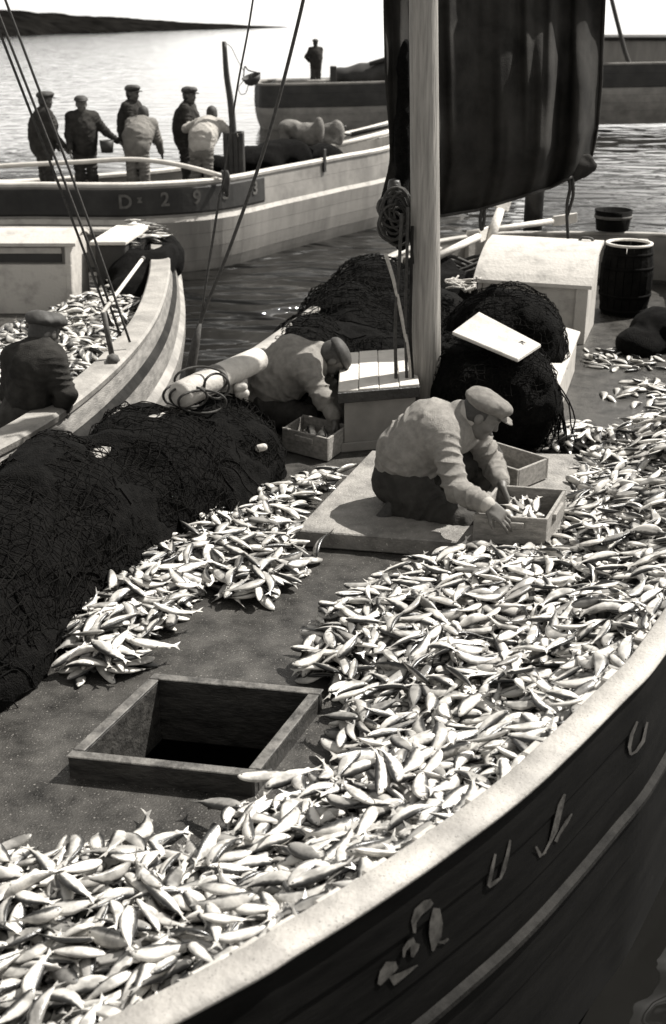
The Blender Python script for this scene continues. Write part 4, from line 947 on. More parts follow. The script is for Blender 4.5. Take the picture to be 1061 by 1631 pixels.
def person(label, J, h=.008, group=None, rib=True, shirt=None, fat=1.0, sweater='sweater', trouser='trousers', cap='cap_cloth', skin='skin', wr=(.006, 14), hands=True, capkind='flat', apron=None, hem=.3, cat='person', sleeve=1.0):
    J = {k: (npv(v) if not isinstance(v, (float, int)) else v) for k, v in J.items()}
    pts = np.array([v for k, v in J.items() if isinstance(v, np.ndarray) and k not in ('face', 'up', 'hdl', 'hdr', 'hnl', 'hnr', 'back')]); lo, hi = pts.min(0) - .3, pts.max(0) + .3
    base = npv((J['pelvis'][0], J['pelvis'][1], min(J['al'][2], J['ar'][2]) - .08))
    root = tag(empty('person', tuple(base)), label, cat, group)
    f, r, u = frame_of(J['face'], J['up'])
    # --- the body, one skin
    B = Field(lo, hi, h)
    sh = (J['sl'] + J['sr']) / 2
    B.cone(J['pelvis'], J['waist'], .105, .095, k=.05); B.cone(J['waist'], J['chest'], .095, .105, k=.06); B.cone(J['chest'], sh, .105, .075, k=.06)
    B.cone(J['sl'], J['sr'], .05, .05, k=.06)
    B.cone(J['neck'], J['head'] - u * .05, .052, .052, k=.03)
    for q, e in (('l', 1), ('r', -1)):
        B.cone(J['s' + q], J['e' + q], .05, .038, k=.03); B.cone(J['e' + q], J['w' + q], .038, .025, k=.015)
        B.cone(J['h' + q], J['k' + q], .075, .052, k=.04); B.cone(J['k' + q], J['a' + q], .05, .034, k=.03)
    add_head(B, J['head'], J['face'], J['up'])
    if hands:
        add_hand(B, J['wl'], J['hdl'], J['hnl'], J.get('tl', 1), J.get('cl', .5)); add_hand(B, J['wr'], J['hdr'], J['hnr'], J.get('tr', -1), J.get('cr', .5))
    for q in 'lr':
        B.cone(J['a' + q], J['t' + q + 'o'], .032, .028, k=.02)
    p, fc = B.surface(); npmesh('body', p, fc, M[skin], root)
    # --- pullover with sleeves
    S = Field(lo, hi, h)
    bk = J.get('back', np.zeros(3))
    hemp = J['pelvis'] + (J['waist'] - J['pelvis']) * hem
    S.cone(hemp, J['waist'], .150 * fat, .166 * fat, k=.03, fold=(.02, .07, 5)); S.cone(J['waist'] + bk, J['chest'] + bk, .158 * fat, .165 * fat, k=.08, fold=(.020, .085, 3)); S.cone(J['chest'] + bk * .5, sh + (J['neck'] - sh) * .2, .16 * fat, .108, k=.08)
    S.cone(J['sl'], J['sr'], .085, .085, k=.09)
    S.cone(sh, J['neck'] + (J['head'] - J['neck']) * .12, .085, .068, k=.04)
    for q in 'lr':
        S.cone(J['s' + q], J['e' + q], .078, .068, k=.05, fold=(.017, .06, 7 if q == 'l' else 9))
        cuff = J['e' + q] + (J['w' + q] - J['e' + q]) * (.86 * sleeve); S.cone(J['e' + q], cuff, .066, .046, k=.02, fold=(.015, .05, 11))
    S.ripple(wr[0] * 1.2, wr[1] * .6, 4, (1, 1, 1.6), ridge=True); S.ripple(wr[0] * .7, wr[1] * 1.6, 9, ridge=True)
    if rib:
        S.cone(hemp - unit(J['waist'] - J['pelvis']) * .0, hemp + unit(J['waist'] - J['pelvis']) * .05, .158 * fat, .158 * fat, k=.004)
        for q in 'lr':
            cuff = J['e' + q] + (J['w' + q] - J['e' + q]) * (.86 * sleeve); dq = unit(J['w' + q] - J['e' + q]); S.cone(cuff - dq * .04, cuff, .050, .050, k=.004)
        S.cone(J['neck'] - unit(J['head'] - J['neck']) * .0, J['neck'] + (J['head'] - J['neck']) * .16, .078, .074, k=.006)
    S.cone(J['neck'] + (J['head'] - J['neck']) * .05, J['neck'] + (J['head'] - J['neck']) * .5, .050, .06, cut=True)
    p, fc = S.surface(); p = relax(p, fc, 1, .35); npmesh('pullover', p, fc, M[sweater], root)
    if shirt:      # pale shirt showing at the collar and the near cuff
        Z = Field(J['neck'] - .2, J['neck'] + .25, .006); ax = unit(J['head'] - J['neck']); fr = unit(f - ax * (f @ ax))
        Z.cone(J['neck'] + ax * .02, J['neck'] + ax * .065, .076, .072, k=.0)
        for sd in (-1, 1): Z.cone(J['neck'] + ax * .05 + fr * .065 + r * sd * .02, J['neck'] - ax * .02 + fr * .095 + r * sd * .05, .014, .008, k=.01)
        Z.cone(J['neck'] + ax * -.1, J['neck'] + ax * .2, .060, .060, cut=True); p, fc = Z.surface(); npmesh('shirt_collar', p, fc, M[shirt], root)
        dq = unit(J['wr'] - J['er']); c0 = J['er'] + (J['wr'] - J['er']) * (.86 * sleeve); Z = Field(c0 - .12, c0 + .12, .006); Z.cone(c0 - dq * .01, c0 + dq * .028, .044, .042, k=0); p, fc = Z.surface(); npmesh('shirt_cuff', p, fc, M[shirt], root)
    # --- trousers
    T = Field(lo, hi, max(h, .009))
    T.ell(J['pelvis'], (.165, .165, .15), None, k=.05)
    for q in 'lr':
        T.cone(J['h' + q], J['k' + q], .11, .086, k=.06, fold=(.018, .08, 2)); T.cone(J['k' + q], J['k' + q] + (J['a' + q] - J['k' + q]) * .9, .084, .066, k=.03, fold=(.016, .07, 4))
    T.cone(J['pelvis'], J['pelvis'] + (J['waist'] - J['pelvis']) * max(.2, hem + .3), .158, .150, k=.04); T.ripple(wr[0] * 2.2, wr[1] * .6, 6, ridge=True); T.ripple(wr[0], wr[1] * 1.4, 16, ridge=True); p, fc = T.surface(); p = relax(p, fc, 1); npmesh('trousers', p, fc, M[trouser], root)
    # --- boots
    for q in 'lr':
        G = Field(np.minimum(J['a' + q], J['t' + q + 'o']) - .12, np.maximum(J['a' + q], J['t' + q + 'o']) + .12, max(.008, h)); td = unit(J['t' + q + 'o'] - J['a' + q])
        G.cone(J['a' + q], J['t' + q + 'o'], .045, .037, k=.02); G.ell(J['a' + q] - td * .03, (.042, .042, .05), None, k=.03); p, fc = G.surface(); npmesh('boot', p, fc, M['hair'], root)
    # --- hair and cap
    c = J['head']; R = np.stack([f, r, u], 1)
    Hh = Field(c - .2, c + .2, max(.007, h)); Hh.ell(c + u * .028 - f * .02, (.1, .083, .1), R, k=.01); Hh.ell(c - u * .03 - f * .06, (.045, .068, .06), R, k=.03)
    Hh.box(c + f * .09 - u * .0, (.065, .12, .14), R, cut=True); p, fc = Hh.surface()
    if len(p): npmesh('hair', p, fc, M['hair'], root)
    if capkind:
        K = Field(c - .26, c + .26, max(.006, h * .8))
        if capkind == 'flat':
            tl_ = unit(u * .96 - f * .18); fl = unit(np.cross(tl_, -r)); fl = unit(f - tl_ * (f @ tl_)); R2 = np.stack([fl, r, tl_], 1)
            K.ell(c + u * .078 - f * .012, (.132, .112, .050), R2, k=.02); K.ell(c + u * .062 - f * .012, (.108, .090, .045), R2, k=.012)
            K.ell(c + u * .094 + f * .03 + r * .03, (.08, .06, .030), R2, k=.05); K.ell(c + u * .088 - f * .07 - r * .02, (.06, .07, .034), R2, k=.05)
            K.ell(c + u * .052 + f * .112, (.052, .074, .010), np.stack([unit(fl - tl_ * .25), r, unit(tl_ + fl * .25)], 1), k=.012)   # peak
            K.ripple(.012, 11, 2, ridge=True); K.ripple(.004, 30, 5)
        else:                                        # beret / sou'wester
            K.ell(c + u * .08 - f * .01, (.108, .1, .05), R, k=.02); K.ell(c + u * .062, (.118, .108, .018), R, k=.02)
        K.ell(c - u * .012, (.1, .078, .085), R, cut=True); p, fc = K.surface(); p = relax(p, fc, 1, .4); npmesh('cap', p, fc, M[cap], root)
    return root
def PZ(d, bz=None): return {k: (Q(*v) if isinstance(v, tuple) and k not in ('face', 'up', 'hdl', 'hdr', 'hnl', 'hnr', 'back') else v) for k, v in d.items()}

# crouching man in the pale cap (l = his left, away from us; r = near side)
man = PZ(dict(pelvis=(640, 762, 6.0), waist=(652, 722, 6.0), chest=(690, 688, 5.98), neck=(733, 660, 5.97), head=(768, 662, 5.94),
              sl=(752, 684, 6.15), sr=(704, 694, 5.83), el=(786, 742, 6.12), er=(728, 780, 5.64), wl=(800, 772, 5.86), wr=(780, 806, 5.43),
              hl=(668, 768, 6.12), hr=(655, 780, 5.88), kl=(776, 728, 6.22), kr=(738, 838, 5.78), al=(750, 808, 6.26), ar=(628, 806, 5.88),
              tlo=(790, 806, 6.24), tro=(606, 829, 5.84), face=(.84, -.22, -.5), up=(.5, -.06, .86),
              hdl=(.35, -.45, -.8), hdr=(.80, -.12, -.70), hnl=(.75, .1, .6), hnr=(.35, -.75, .55), tl=-1, tr=1, cl=.5, cr=.35))
person('crouching man in a pale flat cap and light pullover filling a crate', man, .0065, wr=(.008, 13), sleeve=.95, shirt='sweater_light', hem=.38)
# bending man by the mast box
bm_ = PZ(dict(pelvis=(425, 632, 7.62), waist=(440, 605, 7.6), chest=(470, 580, 7.58), neck=(508, 562, 7.58), head=(528, 572, 7.56),
              sl=(500, 575, 7.75), sr=(490, 590, 7.4), el=(530, 630, 7.65), er=(513, 632, 7.28), wl=(540, 668, 7.45), wr=(534, 668, 7.18),
              hl=(430, 645, 7.72), hr=(428, 648, 7.5), kl=(470, 700, 7.7), kr=(450, 705, 7.45), al=(400, 715, 7.75), ar=(390, 715, 7.5),
              tlo=(385, 722, 7.75), tro=(375, 722, 7.5), face=(.45, .1, -.9), up=(.86, .1, .45), hdl=(.1, -.35, -.9), hdr=(.2, -.2, -.95), hnl=(.9, .1, .1), hnr=(.9, -.2, .1), tl=-1, tr=1))
_pv = bm_['pelvis']
bm_.update(hl=_pv + Vector((.02, .1, -.01)), hr=_pv + Vector((.02, -.1, -.02)), kl=Vector((_pv.x + .28, _pv.y + .08, .1)), kr=Vector((_pv.x + .26, _pv.y - .14, .1)),
           al=Vector((_pv.x - .1, _pv.y + .12, .07)), ar=Vector((_pv.x - .1, _pv.y - .12, .07)), tlo=Vector((_pv.x - .2, _pv.y + .12, .04)), tro=Vector((_pv.x - .2, _pv.y - .12, .04)))
person('man in a pale pullover bending over the crate beside the mast box', bm_, .008, sweater='sweater', cap='hair', skin='skin_dark', wr=(.009, 12), sleeve=.95, hem=.0, fat=1.1, capkind='beret')
# stooping man on the left boat
b3m = PZ(dict(pelvis=(41, 664, 7.1), waist=(48, 629, 7.1), chest=(58, 584, 7.12), neck=(66, 549, 7.18), head=(72, 531, 7.24),
              sl=(24, 571, 7.2), sr=(83, 571, 7.1), el=(16, 629, 7.2), er=(105, 627, 7.02), wl=(46, 664, 7.3), wr=(93, 677, 7.12),
              hl=(26, 674, 7.15), hr=(58, 677, 7.1), kl=(31, 719, 7.35), kr=(61, 724, 7.3), al=(31, 749, 7.1), ar=(61, 751, 7.1), tlo=(34, 754, 7.25), tro=(66, 757, 7.25),
              face=(.45, .8, -.4), up=(.15, .3, .94), hdl=(.5, .3, -.7), hdr=(.1, .5, -.8), hnl=(0, -.7, .7), hnr=(.5, -.5, .5), tl=1, tr=-1))
person('stooping man in dark jacket and cap at the left edge', b3m, .009, sweater='jacket', cap='hair', skin='skin_dark', fat=.84)

def stander(x, ytop, Y, fwd, lean=0.0, **kw):
    """standing figure: px x of the hips, px y of the top of the head; lean bends the trunk forward"""
    zd = kw.pop('deck', -.25); ht = kw.pop('height', None); f = unit((fwd[0], fwd[1], 0)); r = npv((f[1], -f[0], 0)); u = npv((0, 0, 1)); o = npv(Q(x, ytop, Y)); zt = o[2]
    H_ = ht or (zt - zd); o[2] = zd
    hip = o + u * H_ * .52; tr_ = unit(u * math.cos(lean) + f * math.sin(lean))
    J = dict(pelvis=hip, waist=hip + u * .1 * H_ * .5 + tr_ * H_ * .06, chest=hip + tr_ * H_ * .21, neck=hip + tr_ * H_ * .325, head=hip + tr_ * H_ * .40 + f * .03 + u * .01)
    J['sl'] = hip + tr_ * H_ * .295 - r * .17; J['sr'] = hip + tr_ * H_ * .295 + r * .17
    for q, s in (('l', -1), ('r', 1)):
        arm = kw.pop('arm' + q, (.2, 0.1, -.95)); arm2 = kw.pop('fore' + q, (.6, 0, -.75))
        d1 = unit(f * arm[0] + r * s * arm[1] + u * arm[2]); d2 = unit(f * arm2[0] + r * s * arm2[1] + u * arm2[2])
        J['e' + q] = J['s' + q] + d1 * .28; J['w' + q] = J['e' + q] + d2 * .25; J['hd' + q] = d2; J['hn' + q] = r * s
        J['h' + q] = hip + r * s * .09; J['k' + q] = o + u * H_ * .28 + r * s * .1 + f * .03; J['a' + q] = o + u * .09 + r * s * .11; J['t' + q + 'o'] = o + u * .04 + r * s * .13 + f * .14
    J['tl'] = 1; J['tr'] = -1
    hd = kw.pop('look', -.1); J['face'] = unit(f + u * hd); J['up'] = unit(tr_ + u)
    lab = kw.pop('label'); g = kw.pop('group', None); return person(lab, J, kw.pop('h', .011), group=g, wr=(.011, 11), fat=kw.pop('fat', 1.25), **kw)
G2 = 'crew standing on the numbered boat'
stander(60, 146, 18.9, (.8, .5), .12, label='man in dark clothes cut by the left edge on the numbered boat', group=G2, sweater='dark_cloth', cap='hair', skin='skin_dark')
stander(128, 152, 19.1, (.25, -.9), .05, label='man in black with wide hat reaching one arm out to the right', group=G2, sweater='dark_cloth', cap='hair', skin='skin_dark', capkind='beret', armr=(.1, .2, -.9), arml=(.2, .55, -.75), forel=(.25, .75, -.6))
stander(203, 135, 19.9, (.9, -.3), .08, label='man in dark jersey and flat cap looking right, behind a bowed man', group=G2, sweater='dark_cloth', cap='hair', skin='skin_dark')
stander(214, 178, 18.9, (.1, .95), .85, height=1.72, fat=1.3, capkind=None, label='bowed man in pale smock seen from behind, his head hidden', group=G2, sweater='mid_cloth', trouser='mid_cloth', cap='hair', skin='skin_dark', arml=(.2, .25, -.95), armr=(.2, .25, -.95))
stander(292, 138, 19.9, (.9, -.2), .1, label='man in dark jersey and cap behind the bowed man in white', group=G2, sweater='dark_cloth', cap='hair', skin='skin_dark')
stander(318, 178, 18.9, (.25, .95), .85, height=1.72, fat=1.25, capkind=None, label='bowed man in white shirt and dark trousers seen from behind', group=G2, sweater='sweater_light', trouser='mid_cloth', cap='hair', skin='skin_dark', arml=(.3, .8, -.3), forel=(.8, .1, .2), armr=(.2, .6, -.5), forer=(.5, -.3, -.6))
stander(503, 62, 42.0, (-.3, .9), .03, label='lone man standing on the far dark boat', sweater='dark_cloth', cap='hair', skin='skin_dark', deck=0.0, h=.02, arml=(-.1, .6, -.8), forel=(.5, -.5, -.5))
pt = tag(lathe('bucket', [(.001, 0), (.09, 0), (.11, .18), (.1, .18), (.08, .02), (.001, .02)], Q(171, 243, 18.8), M['hull_dark'], None, 14), 'small dark pail hanging at the reaching hand of the man in black', 'pail')
# ---------------------------------------------------------------- sardines
def fish_shape(bend=0.0, arch=0.0, seg=8, tailtwist=0.0, gape=0.0):
    """unit sardine, x = length 0..1 centred, y = back(+)/belly(-), z = thickness. returns verts, faces, uv per vert"""
    st = [0.0, .035, .09, .18, .32, .48, .63, .76, .85]
    hh = [.015, .056, .086, .115, .132, .124, .091, .052, .028]
    tt = [.008, .030, .042, .053, .060, .054, .039, .021, .008]
    vs, uv, fs = [], [], []
    for x, a, b in zip(st, hh, tt):
        for s in range(seg):
            th = 2 * math.pi * s / seg; yy = math.sin(th)
            bel = 1.0 if yy >= 0 else 1.12
            vs.append([x, a * yy * bel + .006, b * math.cos(th)]); uv.append((x, .5 + .5 * yy))
    n = len(st)
    for i in range(n - 1):
        for s in range(seg): fs.append((i * seg + s, i * seg + (s + 1) % seg, (i + 1) * seg + (s + 1) % seg, (i + 1) * seg + s))
    fs.append(tuple(range(seg))[::-1])
    # forked tail, two thin blades with a little thickness
    b = len(vs)
    for (x, y, z) in ((.84, .02, .006), (.84, -.016, .006), (.90, .045, .004), (1.0, .085, .002), (.93, .002, .003), (1.0, -.085, .002), (.90, -.043, .004),
                      (.84, .02, -.006), (.84, -.016, -.006), (.90, .045, -.004), (1.0, .085, -.002), (.93, .002, -.003), (1.0, -.085, -.002), (.90, -.043, -.004)):
        vs.append([x, y, z]); uv.append((x, .66))
    fs += [(b, b + 1, b + 4, b + 2), (b + 2, b + 4, b + 3), (b + 1, b + 6, b + 4), (b + 6, b + 5, b + 4), (b + 8, b + 7, b + 9, b + 11), (b + 11, b + 9, b + 10), (b + 13, b + 8, b + 11), (b + 12, b + 13, b + 11)]
    # fins: dorsal, anal, pectoral
    for (x0, x1, x2, y0, y1, zz) in ((.42, .58, .56, .098, .155, .004), (.66, .80, .78, -.062, -.085, .003)):
        b = len(vs)
        for z in (zz, -zz):
            for (x, y) in ((x0, y0), (x1, y0 * .72), (x2, y1)): vs.append([x, y, z]); uv.append((x, .82 if y0 > 0 else .4))
        fs += [(b, b + 1, b + 2), (b + 5, b + 4, b + 3), (b, b + 2, b + 5, b + 3), (b + 1, b + 4, b + 5, b + 2)]
    out = []
    for x, y, z in vs:
        t = x - .45
        y2 = y + arch * (t * t - .08); z2 = z + bend * (t * t - .08) + tailtwist * max(0, t - .2) * y * 4
        out.append((t - .05, y2, z2))
    return np.array(out), fs, np.array(uv)
VAR = []
for k in range(14):
    VAR.append(fish_shape(bend=random.uniform(-.35, .55), arch=random.choice((-1, 1)) * random.uniform(.05, .75), tailtwist=random.uniform(-.7, .7)))
TONE = [1.0, 1.0, .95, .9, 1.0, .7, 1.0, .85, .95, .5, 1.0, .8, 1.0, .35]
def fish_mesh(v, nm='sardine', tone=1.0):
    pos, fs, uv = v; me = bpy.data.meshes.new(nm); me.from_pydata([tuple(p) for p in pos], [], fs); me.materials.append(M['fish'])
    l = me.uv_layers.new(name='skin'); li = np.empty(len(me.loops), np.int32); me.loops.foreach_get('vertex_index', li)
    l.data.foreach_set('uv', uv[li].astype(np.float32).ravel()); l2 = me.uv_layers.new(name='tone'); l2.data.foreach_set('uv', np.full(2 * len(li), tone, np.float32)); me.polygons.foreach_set('use_smooth', [True] * len(me.polygons)); me.update(); return me
FM = [fish_mesh(v, tone=t) for v, t in zip(VAR, TONE)]

def poly_mask(gx, gy, poly):
    ins = np.zeros(gx.shape, bool); n = len(poly)
    for i in range(n):
        (x0, y0), (x1, y1) = poly[i], poly[(i + 1) % n]
        c = ((y0 > gy) != (y1 > gy)) & (gx < (x1 - x0) * (gy - y0) / ((y1 - y0) or 1e-9) + x0); ins ^= c
    return ins
def poly_dist(gx, gy, poly, closed=True):
    d = np.full(gx.shape, 1e9); n = len(poly)
    for i in range(n if closed else n - 1):
        (x0, y0), (x1, y1) = poly[i], poly[(i + 1) % n]; ex, ey = x1 - x0, y1 - y0; l = ex * ex + ey * ey + 1e-12
        t = np.clip(((gx - x0) * ex + (gy - y0) * ey) / l, 0, 1); d = np.minimum(d, np.hypot(gx - x0 - t * ex, gy - y0 - t * ey))
    return d
class Pile:
    """drops fish one by one onto a height map so that each rests on those below"""
    def __init__(s, x0, x1, y0, y1, cell=.009):
        s.x0, s.y0, s.c = x0, y0, cell; s.nx, s.ny = int((x1 - x0) / cell) + 1, int((y1 - y0) / cell) + 1
        s.gx, s.gy = np.meshgrid(x0 + cell * np.arange(s.nx), y0 + cell * np.arange(s.ny), indexing='ij')
        s.H = np.zeros((s.nx, s.ny)); s.top = np.full((s.nx, s.ny), -1, int); s.list = []
    def ij(s, x, y): return np.clip(((x - s.x0) / s.c + .5).astype(int), 0, s.nx - 1), np.clip(((y - s.y0) / s.c + .5).astype(int), 0, s.ny - 1)
    SS = np.linspace(-.46, .50, 13); WW = np.array([-1, -.5, 0, .5, 1])
    PR = np.interp(SS, [-.5, -.4, -.2, 0, .2, .35, .5], [.015, .085, .12, .117, .07, .03, .05])
    TH = np.interp(SS, [-.5, -.4, -.2, 0, .2, .35, .5], [.01, .036, .052, .047, .03, .01, .004])
    def drop(s, x, y, yaw, L, var, roll, maxpitch=.26):
        ca, sa = math.cos(yaw), math.sin(yaw); a = s.SS * L; w_ = s.PR * L
        px = x + a[:, None] * ca - (w_[:, None] * s.WW) * sa; py = y + a[:, None] * sa + (w_[:, None] * s.WW) * ca
        i, j = s.ij(px, py); hh = s.H[i, j]; h = np.percentile(hh, 80, axis=1)
        # line through the highest support on each half
        lf, rt_ = np.argmax(h[:6]), 7 + np.argmax(h[7:]); sl = (h[rt_] - h[lf]) / max(a[rt_] - a[lf], .03 * L)
        sl = float(np.clip(sl, -maxpitch, maxpitch)); z0 = float(np.percentile(h - sl * a, 84))
        zc = z0 + .046 * L
        topz = (z0 + sl * a)[:, None] + (s.TH * L * 1.75)[:, None] * np.sqrt(np.clip(1 - .75 * s.WW ** 2, 0, 1))[None]
        k = len(s.list); m = topz > hh
        # dense stamp
        aa = np.linspace(-.46, .5, int(L / s.c * 1.5)) * L; pr = np.interp(aa / L, s.SS, s.PR) * L; th = np.interp(aa / L, s.SS, s.TH) * L; ww = np.linspace(-1, 1, 9)
        qx = x + aa[:, None] * ca - (pr[:, None] * ww) * sa; qy = y + aa[:, None] * sa + (pr[:, None] * ww) * ca; i, j = s.ij(qx, qy)
        tz = (z0 + sl * aa)[:, None] + (th * 1.75)[:, None] * np.sqrt(np.clip(1 - .75 * ww ** 2, 0, 1))[None]
        up = tz > s.H[i, j]; s.H[i[up], j[up]] = tz[up]; s.top[i[up], j[up]] = k
        s.list.append((x, y, zc, yaw, math.atan(sl), roll, L, var))
def fish_matrix(t):
    x, y, z, yaw, pitch, roll, L, var = t
    return Matrix.Translation((x, y, z)) @ Matrix.Rotation(yaw, 4, 'Z') @ Matrix.Rotation(-pitch, 4, 'Y') @ Matrix.Rotation(roll, 4, 'X') @ Matrix.Scale(L, 4)
def rnd_roll():
    u = random.random()
    base = 0 if random.random() < .5 else math.pi
    return base + (random.gauss(0, .26) if u < .8 else random.gauss(0, .8))

gun_in = [(p.x - n.x * .088, p.y - n.y * .088) for p, n in zip(outp, outn)]
W_ = lambda pts, z=.04: [tuple(P(x, y, z))[:2] for x, y in pts]
HA = W_([(1130, 640), (1061, 655), (1013, 684), (960, 690), (900, 672), (876, 690), (866, 716), (936, 716), (905, 775), (888, 872), (800, 884), (700, 897), (600, 925), (560, 955), (525, 968), (492, 992), (500, 1018), (462, 1045), (470, 1080), (520, 1100),
         (540, 1130), (512, 1160), (522, 1205), (500, 1245), (440, 1262), (388, 1270), (370, 1292), (318, 1290), (318, 1310), (360, 1338), (280, 1350), (215, 1330), (150, 1345), (62, 1352), (-40, 1350), (-120, 1700), (600, 1900), (1300, 1500), (1350, 800)])
HB = W_([(545, 742), (556, 752), (505, 800), (475, 840), (512, 885), (500, 912), (470, 930), (436, 968), (400, 962), (330, 950), (296, 985), (270, 1010), (240, 1050), (256, 1055), (215, 1075), (170, 1078), (100, 1080), (88, 1040), (68, 990), (110, 940), (150, 900), (250, 842), (330, 812), (400, 785), (480, 758)])
HC1 = W_([(920, 552), (960, 545), (1000, 555), (1061, 560), (1061, 590), (985, 582), (930, 578)])
HC2 = W_([(950, 622), (985, 602), (1061, 600), (1061, 648), (1000, 640)])
pile = Pile(-2.0, 3.2, 1.3, 10.0)
GXY = (pile.gx, pile.gy)
in_gun = poly_mask(*GXY, gun_in); dg = poly_dist(*GXY, gun_in[::2])
hatch_poly = [tuple(HP(sx * (hw / 2 + .03), sy * (hl / 2 + .03), 0))[:2] for sx, sy in ((-1, -1), (1, -1), (1, 1), (-1, 1))]
m_h = poly_mask(*GXY, hatch_poly); pile.H[m_h] = HZ
m_b = poly_mask(*GXY, BOARD); pile.H[m_b] = .095
tgt = np.zeros_like(pile.H)
mA = poly_mask(*GXY, HA) & in_gun & ~m_h & ~m_b; dA = poly_dist(*GXY, HA)
near_gun = np.clip(.42 - .75 * dg, 0, .42) * np.clip(dA / .35, 0, 1)
und = .05 * (vnoise(np.stack([pile.gx * 3.1, pile.gy * 3.1, 0 * pile.gx], -1), 3) - .4)
tgt = np.where(mA, np.minimum(np.maximum(.04 + .16 * np.minimum(dA, .5), near_gun), .05 + .55 * dA) + und, 0)
mB = poly_mask(*GXY, HB) & ~m_h & ~m_b; dB = poly_dist(*GXY, HB)
tgt = np.where(mB, .04 + .2 * np.minimum(dB, .3) + und * .6, tgt)
mC = (poly_mask(*GXY, HC1) | poly_mask(*GXY, HC2)) & in_gun
tgt = np.where(mC, .06, tgt)
allow = mA | mB | mC
base_h = np.where(allow, np.maximum(tgt - .075, 0), 0)
pile.H = np.maximum(pile.H, base_h)
def margin(mask, d, m_): return mask & (d > m_)
cand = np.argwhere(allow & ((dA > .03) | ~mA) & ((dB > .03) | ~mB))
def fill(cand, n, tgtmap, lo=.145, hi=.205, yaw0=None):
    done = 0
    for it in range(n):
        c = cand[RNG.integers(0, len(cand), 7)]; df = tgtmap[c[:, 0], c[:, 1]] - pile.H[c[:, 0], c[:, 1]]; k = int(np.argmax(df + RNG.normal(0, .008, 7)))
        if df[k] < -.035: continue
        x, y = pile.gx[c[k][0], c[k][1]], pile.gy[c[k][0], c[k][1]]
        fl = float(vnoise(np.array([x * 2.2, y * 2.2, 4.0]), 21)) * 2 * math.pi
        yaw = fl + random.gauss(0, .75) if random.random() < .62 else random.uniform(0, 2 * math.pi)
        pile.drop(x, y, yaw + (math.pi if random.random() < .4 else 0), random.uniform(lo, hi), random.randrange(len(VAR)), rnd_roll()); done += 1
    return done
candA = np.argwhere(mA & (dA > .05) & (dg > .05)); candB = np.argwhere(mB & (dB > .05)); candC = np.argwhere(mC)
fill(candA, 4100, tgt); fill(candB, 800, tgt); fill(candC, 60, tgt)
# a few strays at the edges of the heaps
for (x, y, a) in ((228, 1330, 1.4), (345, 1305, 2.6), (428, 1266, .1), (468, 1272, .3), (268, 1338, .9), (555, 742, .8), (250, 1052, .2), (180, 1072, -.5), (285, 1000, .1), (512, 880, 1.2), (975, 560, .2), (945, 570, 1.2), (1005, 625, .6)):
    q = P(x, y, .02); pile.drop(q.x, q.y, a, random.uniform(.2, .23), random.randrange(len(VAR)), rnd_roll())
# which fish show largest from where the photograph was taken
cnt = np.zeros(len(pile.list))
vis = pile.top[pile.top >= 0]
dep = (pile.gy * _cp + (CAMZ - pile.H) * _sp); sc_ = (F / dep)
vx = CX + sc_ * pile.gx; vz = (pile.gy * _sp + (pile.H - CAMZ) * _cp); vy = CY - sc_ * vz
inview = (vx > 5) & (vx < 1056) & (vy > 5) & (vy < 1626) & (pile.top >= 0)
np.add.at(cnt, pile.top[inview], (sc_[inview] / 300) ** 2)
order = np.argsort(-cnt); chosen = set(int(k) for k in order[:300] if cnt[k] > 0)

heap_v, heap_f, heap_uv, heap_t, heap_n = [], [], [], [], 0
def add_heap(t):
    global heap_n
    pos, fs, uv = VAR[t[7]]; Mx = np.array(fish_matrix(t)); p = pos @ Mx[:3, :3].T + Mx[:3, 3]
    heap_v.append(p); heap_uv.append(uv); heap_t.append(np.full(len(p), TONE[t[7]] * random.uniform(.85, 1.05))); heap_f.extend([tuple(i + heap_n for i in f) for f in fs]); heap_n += len(p)
def zone(t):
    x, y = t[0], t[1]
    d = min(math.hypot(x - p.x, y - p.y) for p in outp)
    q = Vector((x, y, t[2])) - Vector((0, 0, CAMZ)); dd = q.y * _cp - q.z * _sp; u_ = CX + F * q.x / dd; v_ = CY - F * (q.y * _sp + q.z * _cp) / dd
    if v_ > 1250 and u_ < 330: return 0
    if d < .45: return 1
    return 2
ZL = ['silver sardine in the loose heap at the bottom left, before the open hatch', 'silver sardine in the heap piled against the white near gunwale', 'silver sardine in the broad heap between hatch and crate']
ZG = ['sardines heaped before the hatch', 'sardines heaped against the gunwale', 'sardines heaped between hatch and crate']
for k, t in enumerate(pile.list):
    if k in chosen:
        o = bpy.data.objects.new('sardine', FM[t[7]]); COL.objects.link(o); o.matrix_world = fish_matrix(t); z = zone(t); tag(o, ZL[z], 'fish', ZG[z])
    elif cnt[k] > 0 or pile.list[k][2] > .0:
        add_heap(t)
# fish in the crates
def crate_fish(C_, w1, w2, zb, n, ang):
    _, o, e1, e2 = C_
    for k in range(n):
        a, b = random.uniform(.28, .72) * w1, random.uniform(.28, .72) * w2; q = o + e1 * a + e2 * b
        yaw = math.atan2(e2.y, e2.x) + ang + random.gauss(0, .3); add_heap((q.x, q.y, zb + .03 + .075 * k / n, yaw, random.uniform(-.12, .12), rnd_roll(), random.uniform(.17, .2), random.randrange(len(VAR))))
crate_fish(CA, .36, .44, .12, 26, .5); crate_fish(CC, .36, .30, .02, 16, .4)
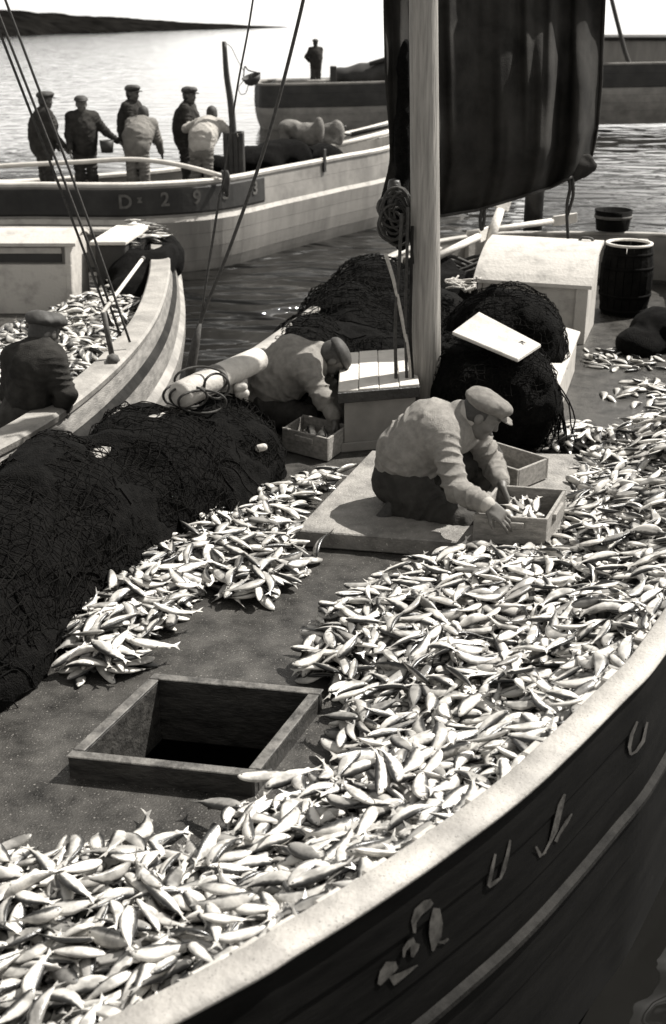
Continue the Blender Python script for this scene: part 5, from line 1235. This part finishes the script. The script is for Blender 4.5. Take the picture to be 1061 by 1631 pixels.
# catch aboard the left boat
b3pile = Pile(-3.6, -1.2, 6.2, 12.0, .012); b3pile.H[:] = D3 + .03
m3 = poly_mask(b3pile.gx, b3pile.gy, W_([(60, 640), (95, 640), (165, 592), (205, 545), (230, 500), (238, 478), (180, 470), (120, 495), (60, 520), (-30, 560), (-30, 640)], -.05)) & poly_mask(b3pile.gx, b3pile.gy, [(p.x - n.x * .2, p.y - n.y * .2) for p, n in zip(b3p, b3n)])
c3 = np.argwhere(m3)
for k in range(1900):
    i, j = c3[RNG.integers(len(c3))]
    if b3pile.H[i, j] < .06: b3pile.drop(b3pile.gx[i, j], b3pile.gy[i, j], random.uniform(0, 6.28), random.uniform(.19, .23), random.randrange(len(VAR)), rnd_roll())
def heap_object(name, label):
    global heap_v, heap_f, heap_uv, heap_t, heap_n
    v = np.concatenate(heap_v); me = bpy.data.meshes.new(name); me.from_pydata(v.tolist(), [], heap_f); me.materials.append(M['fish'])
    l = me.uv_layers.new(name='skin'); li = np.empty(len(me.loops), np.int32); me.loops.foreach_get('vertex_index', li); l.data.foreach_set('uv', np.concatenate(heap_uv)[li].astype(np.float32).ravel())
    l2 = me.uv_layers.new(name='tone'); l2.data.foreach_set('uv', np.repeat(np.concatenate(heap_t)[li], 2).astype(np.float32))
    me.polygons.foreach_set('use_smooth', [True] * len(me.polygons)); me.update(); o = bpy.data.objects.new(name, me); COL.objects.link(o); tag(o, label, 'fish', kind='stuff')
    heap_v, heap_f, heap_uv, heap_t, heap_n = [], [], [], [], 0; return o
heap_object('sardine_heap', 'rest of the sardines spread in heaps over the nearest deck')
for t in b3pile.list: add_heap(t)
for k in range(26):
    q = Vector((random.uniform(-2.2, -1.75), random.uniform(12.0, 13.4), .42 + random.uniform(-.03, .05))); add_heap((q.x, q.y, q.z, random.gauss(0, .4), 0, rnd_roll(), .26, random.randrange(len(VAR))))
heap_object('sardine_heap', 'white mass of sardines covering the deck of the left boat')
# body of the heap under the top layers; gap shadow put into its dark colour
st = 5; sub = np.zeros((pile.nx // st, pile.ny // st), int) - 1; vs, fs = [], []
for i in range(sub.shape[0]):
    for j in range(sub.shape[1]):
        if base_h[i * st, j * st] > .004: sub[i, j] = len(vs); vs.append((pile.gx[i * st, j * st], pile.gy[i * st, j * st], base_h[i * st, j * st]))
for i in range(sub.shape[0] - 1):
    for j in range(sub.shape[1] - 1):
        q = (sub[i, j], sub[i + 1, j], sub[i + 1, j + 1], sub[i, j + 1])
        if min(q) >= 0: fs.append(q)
M['fish_under'] = mat('fish_gap_shade', .012, .06, 60, .4, .8, 90)
tag(mesh('sardine_mass', vs, fs, M['fish_under'], smooth=True), 'packed body of the sardine heap under the upper layers, gap shadow in its colour', 'fish', kind='stuff')
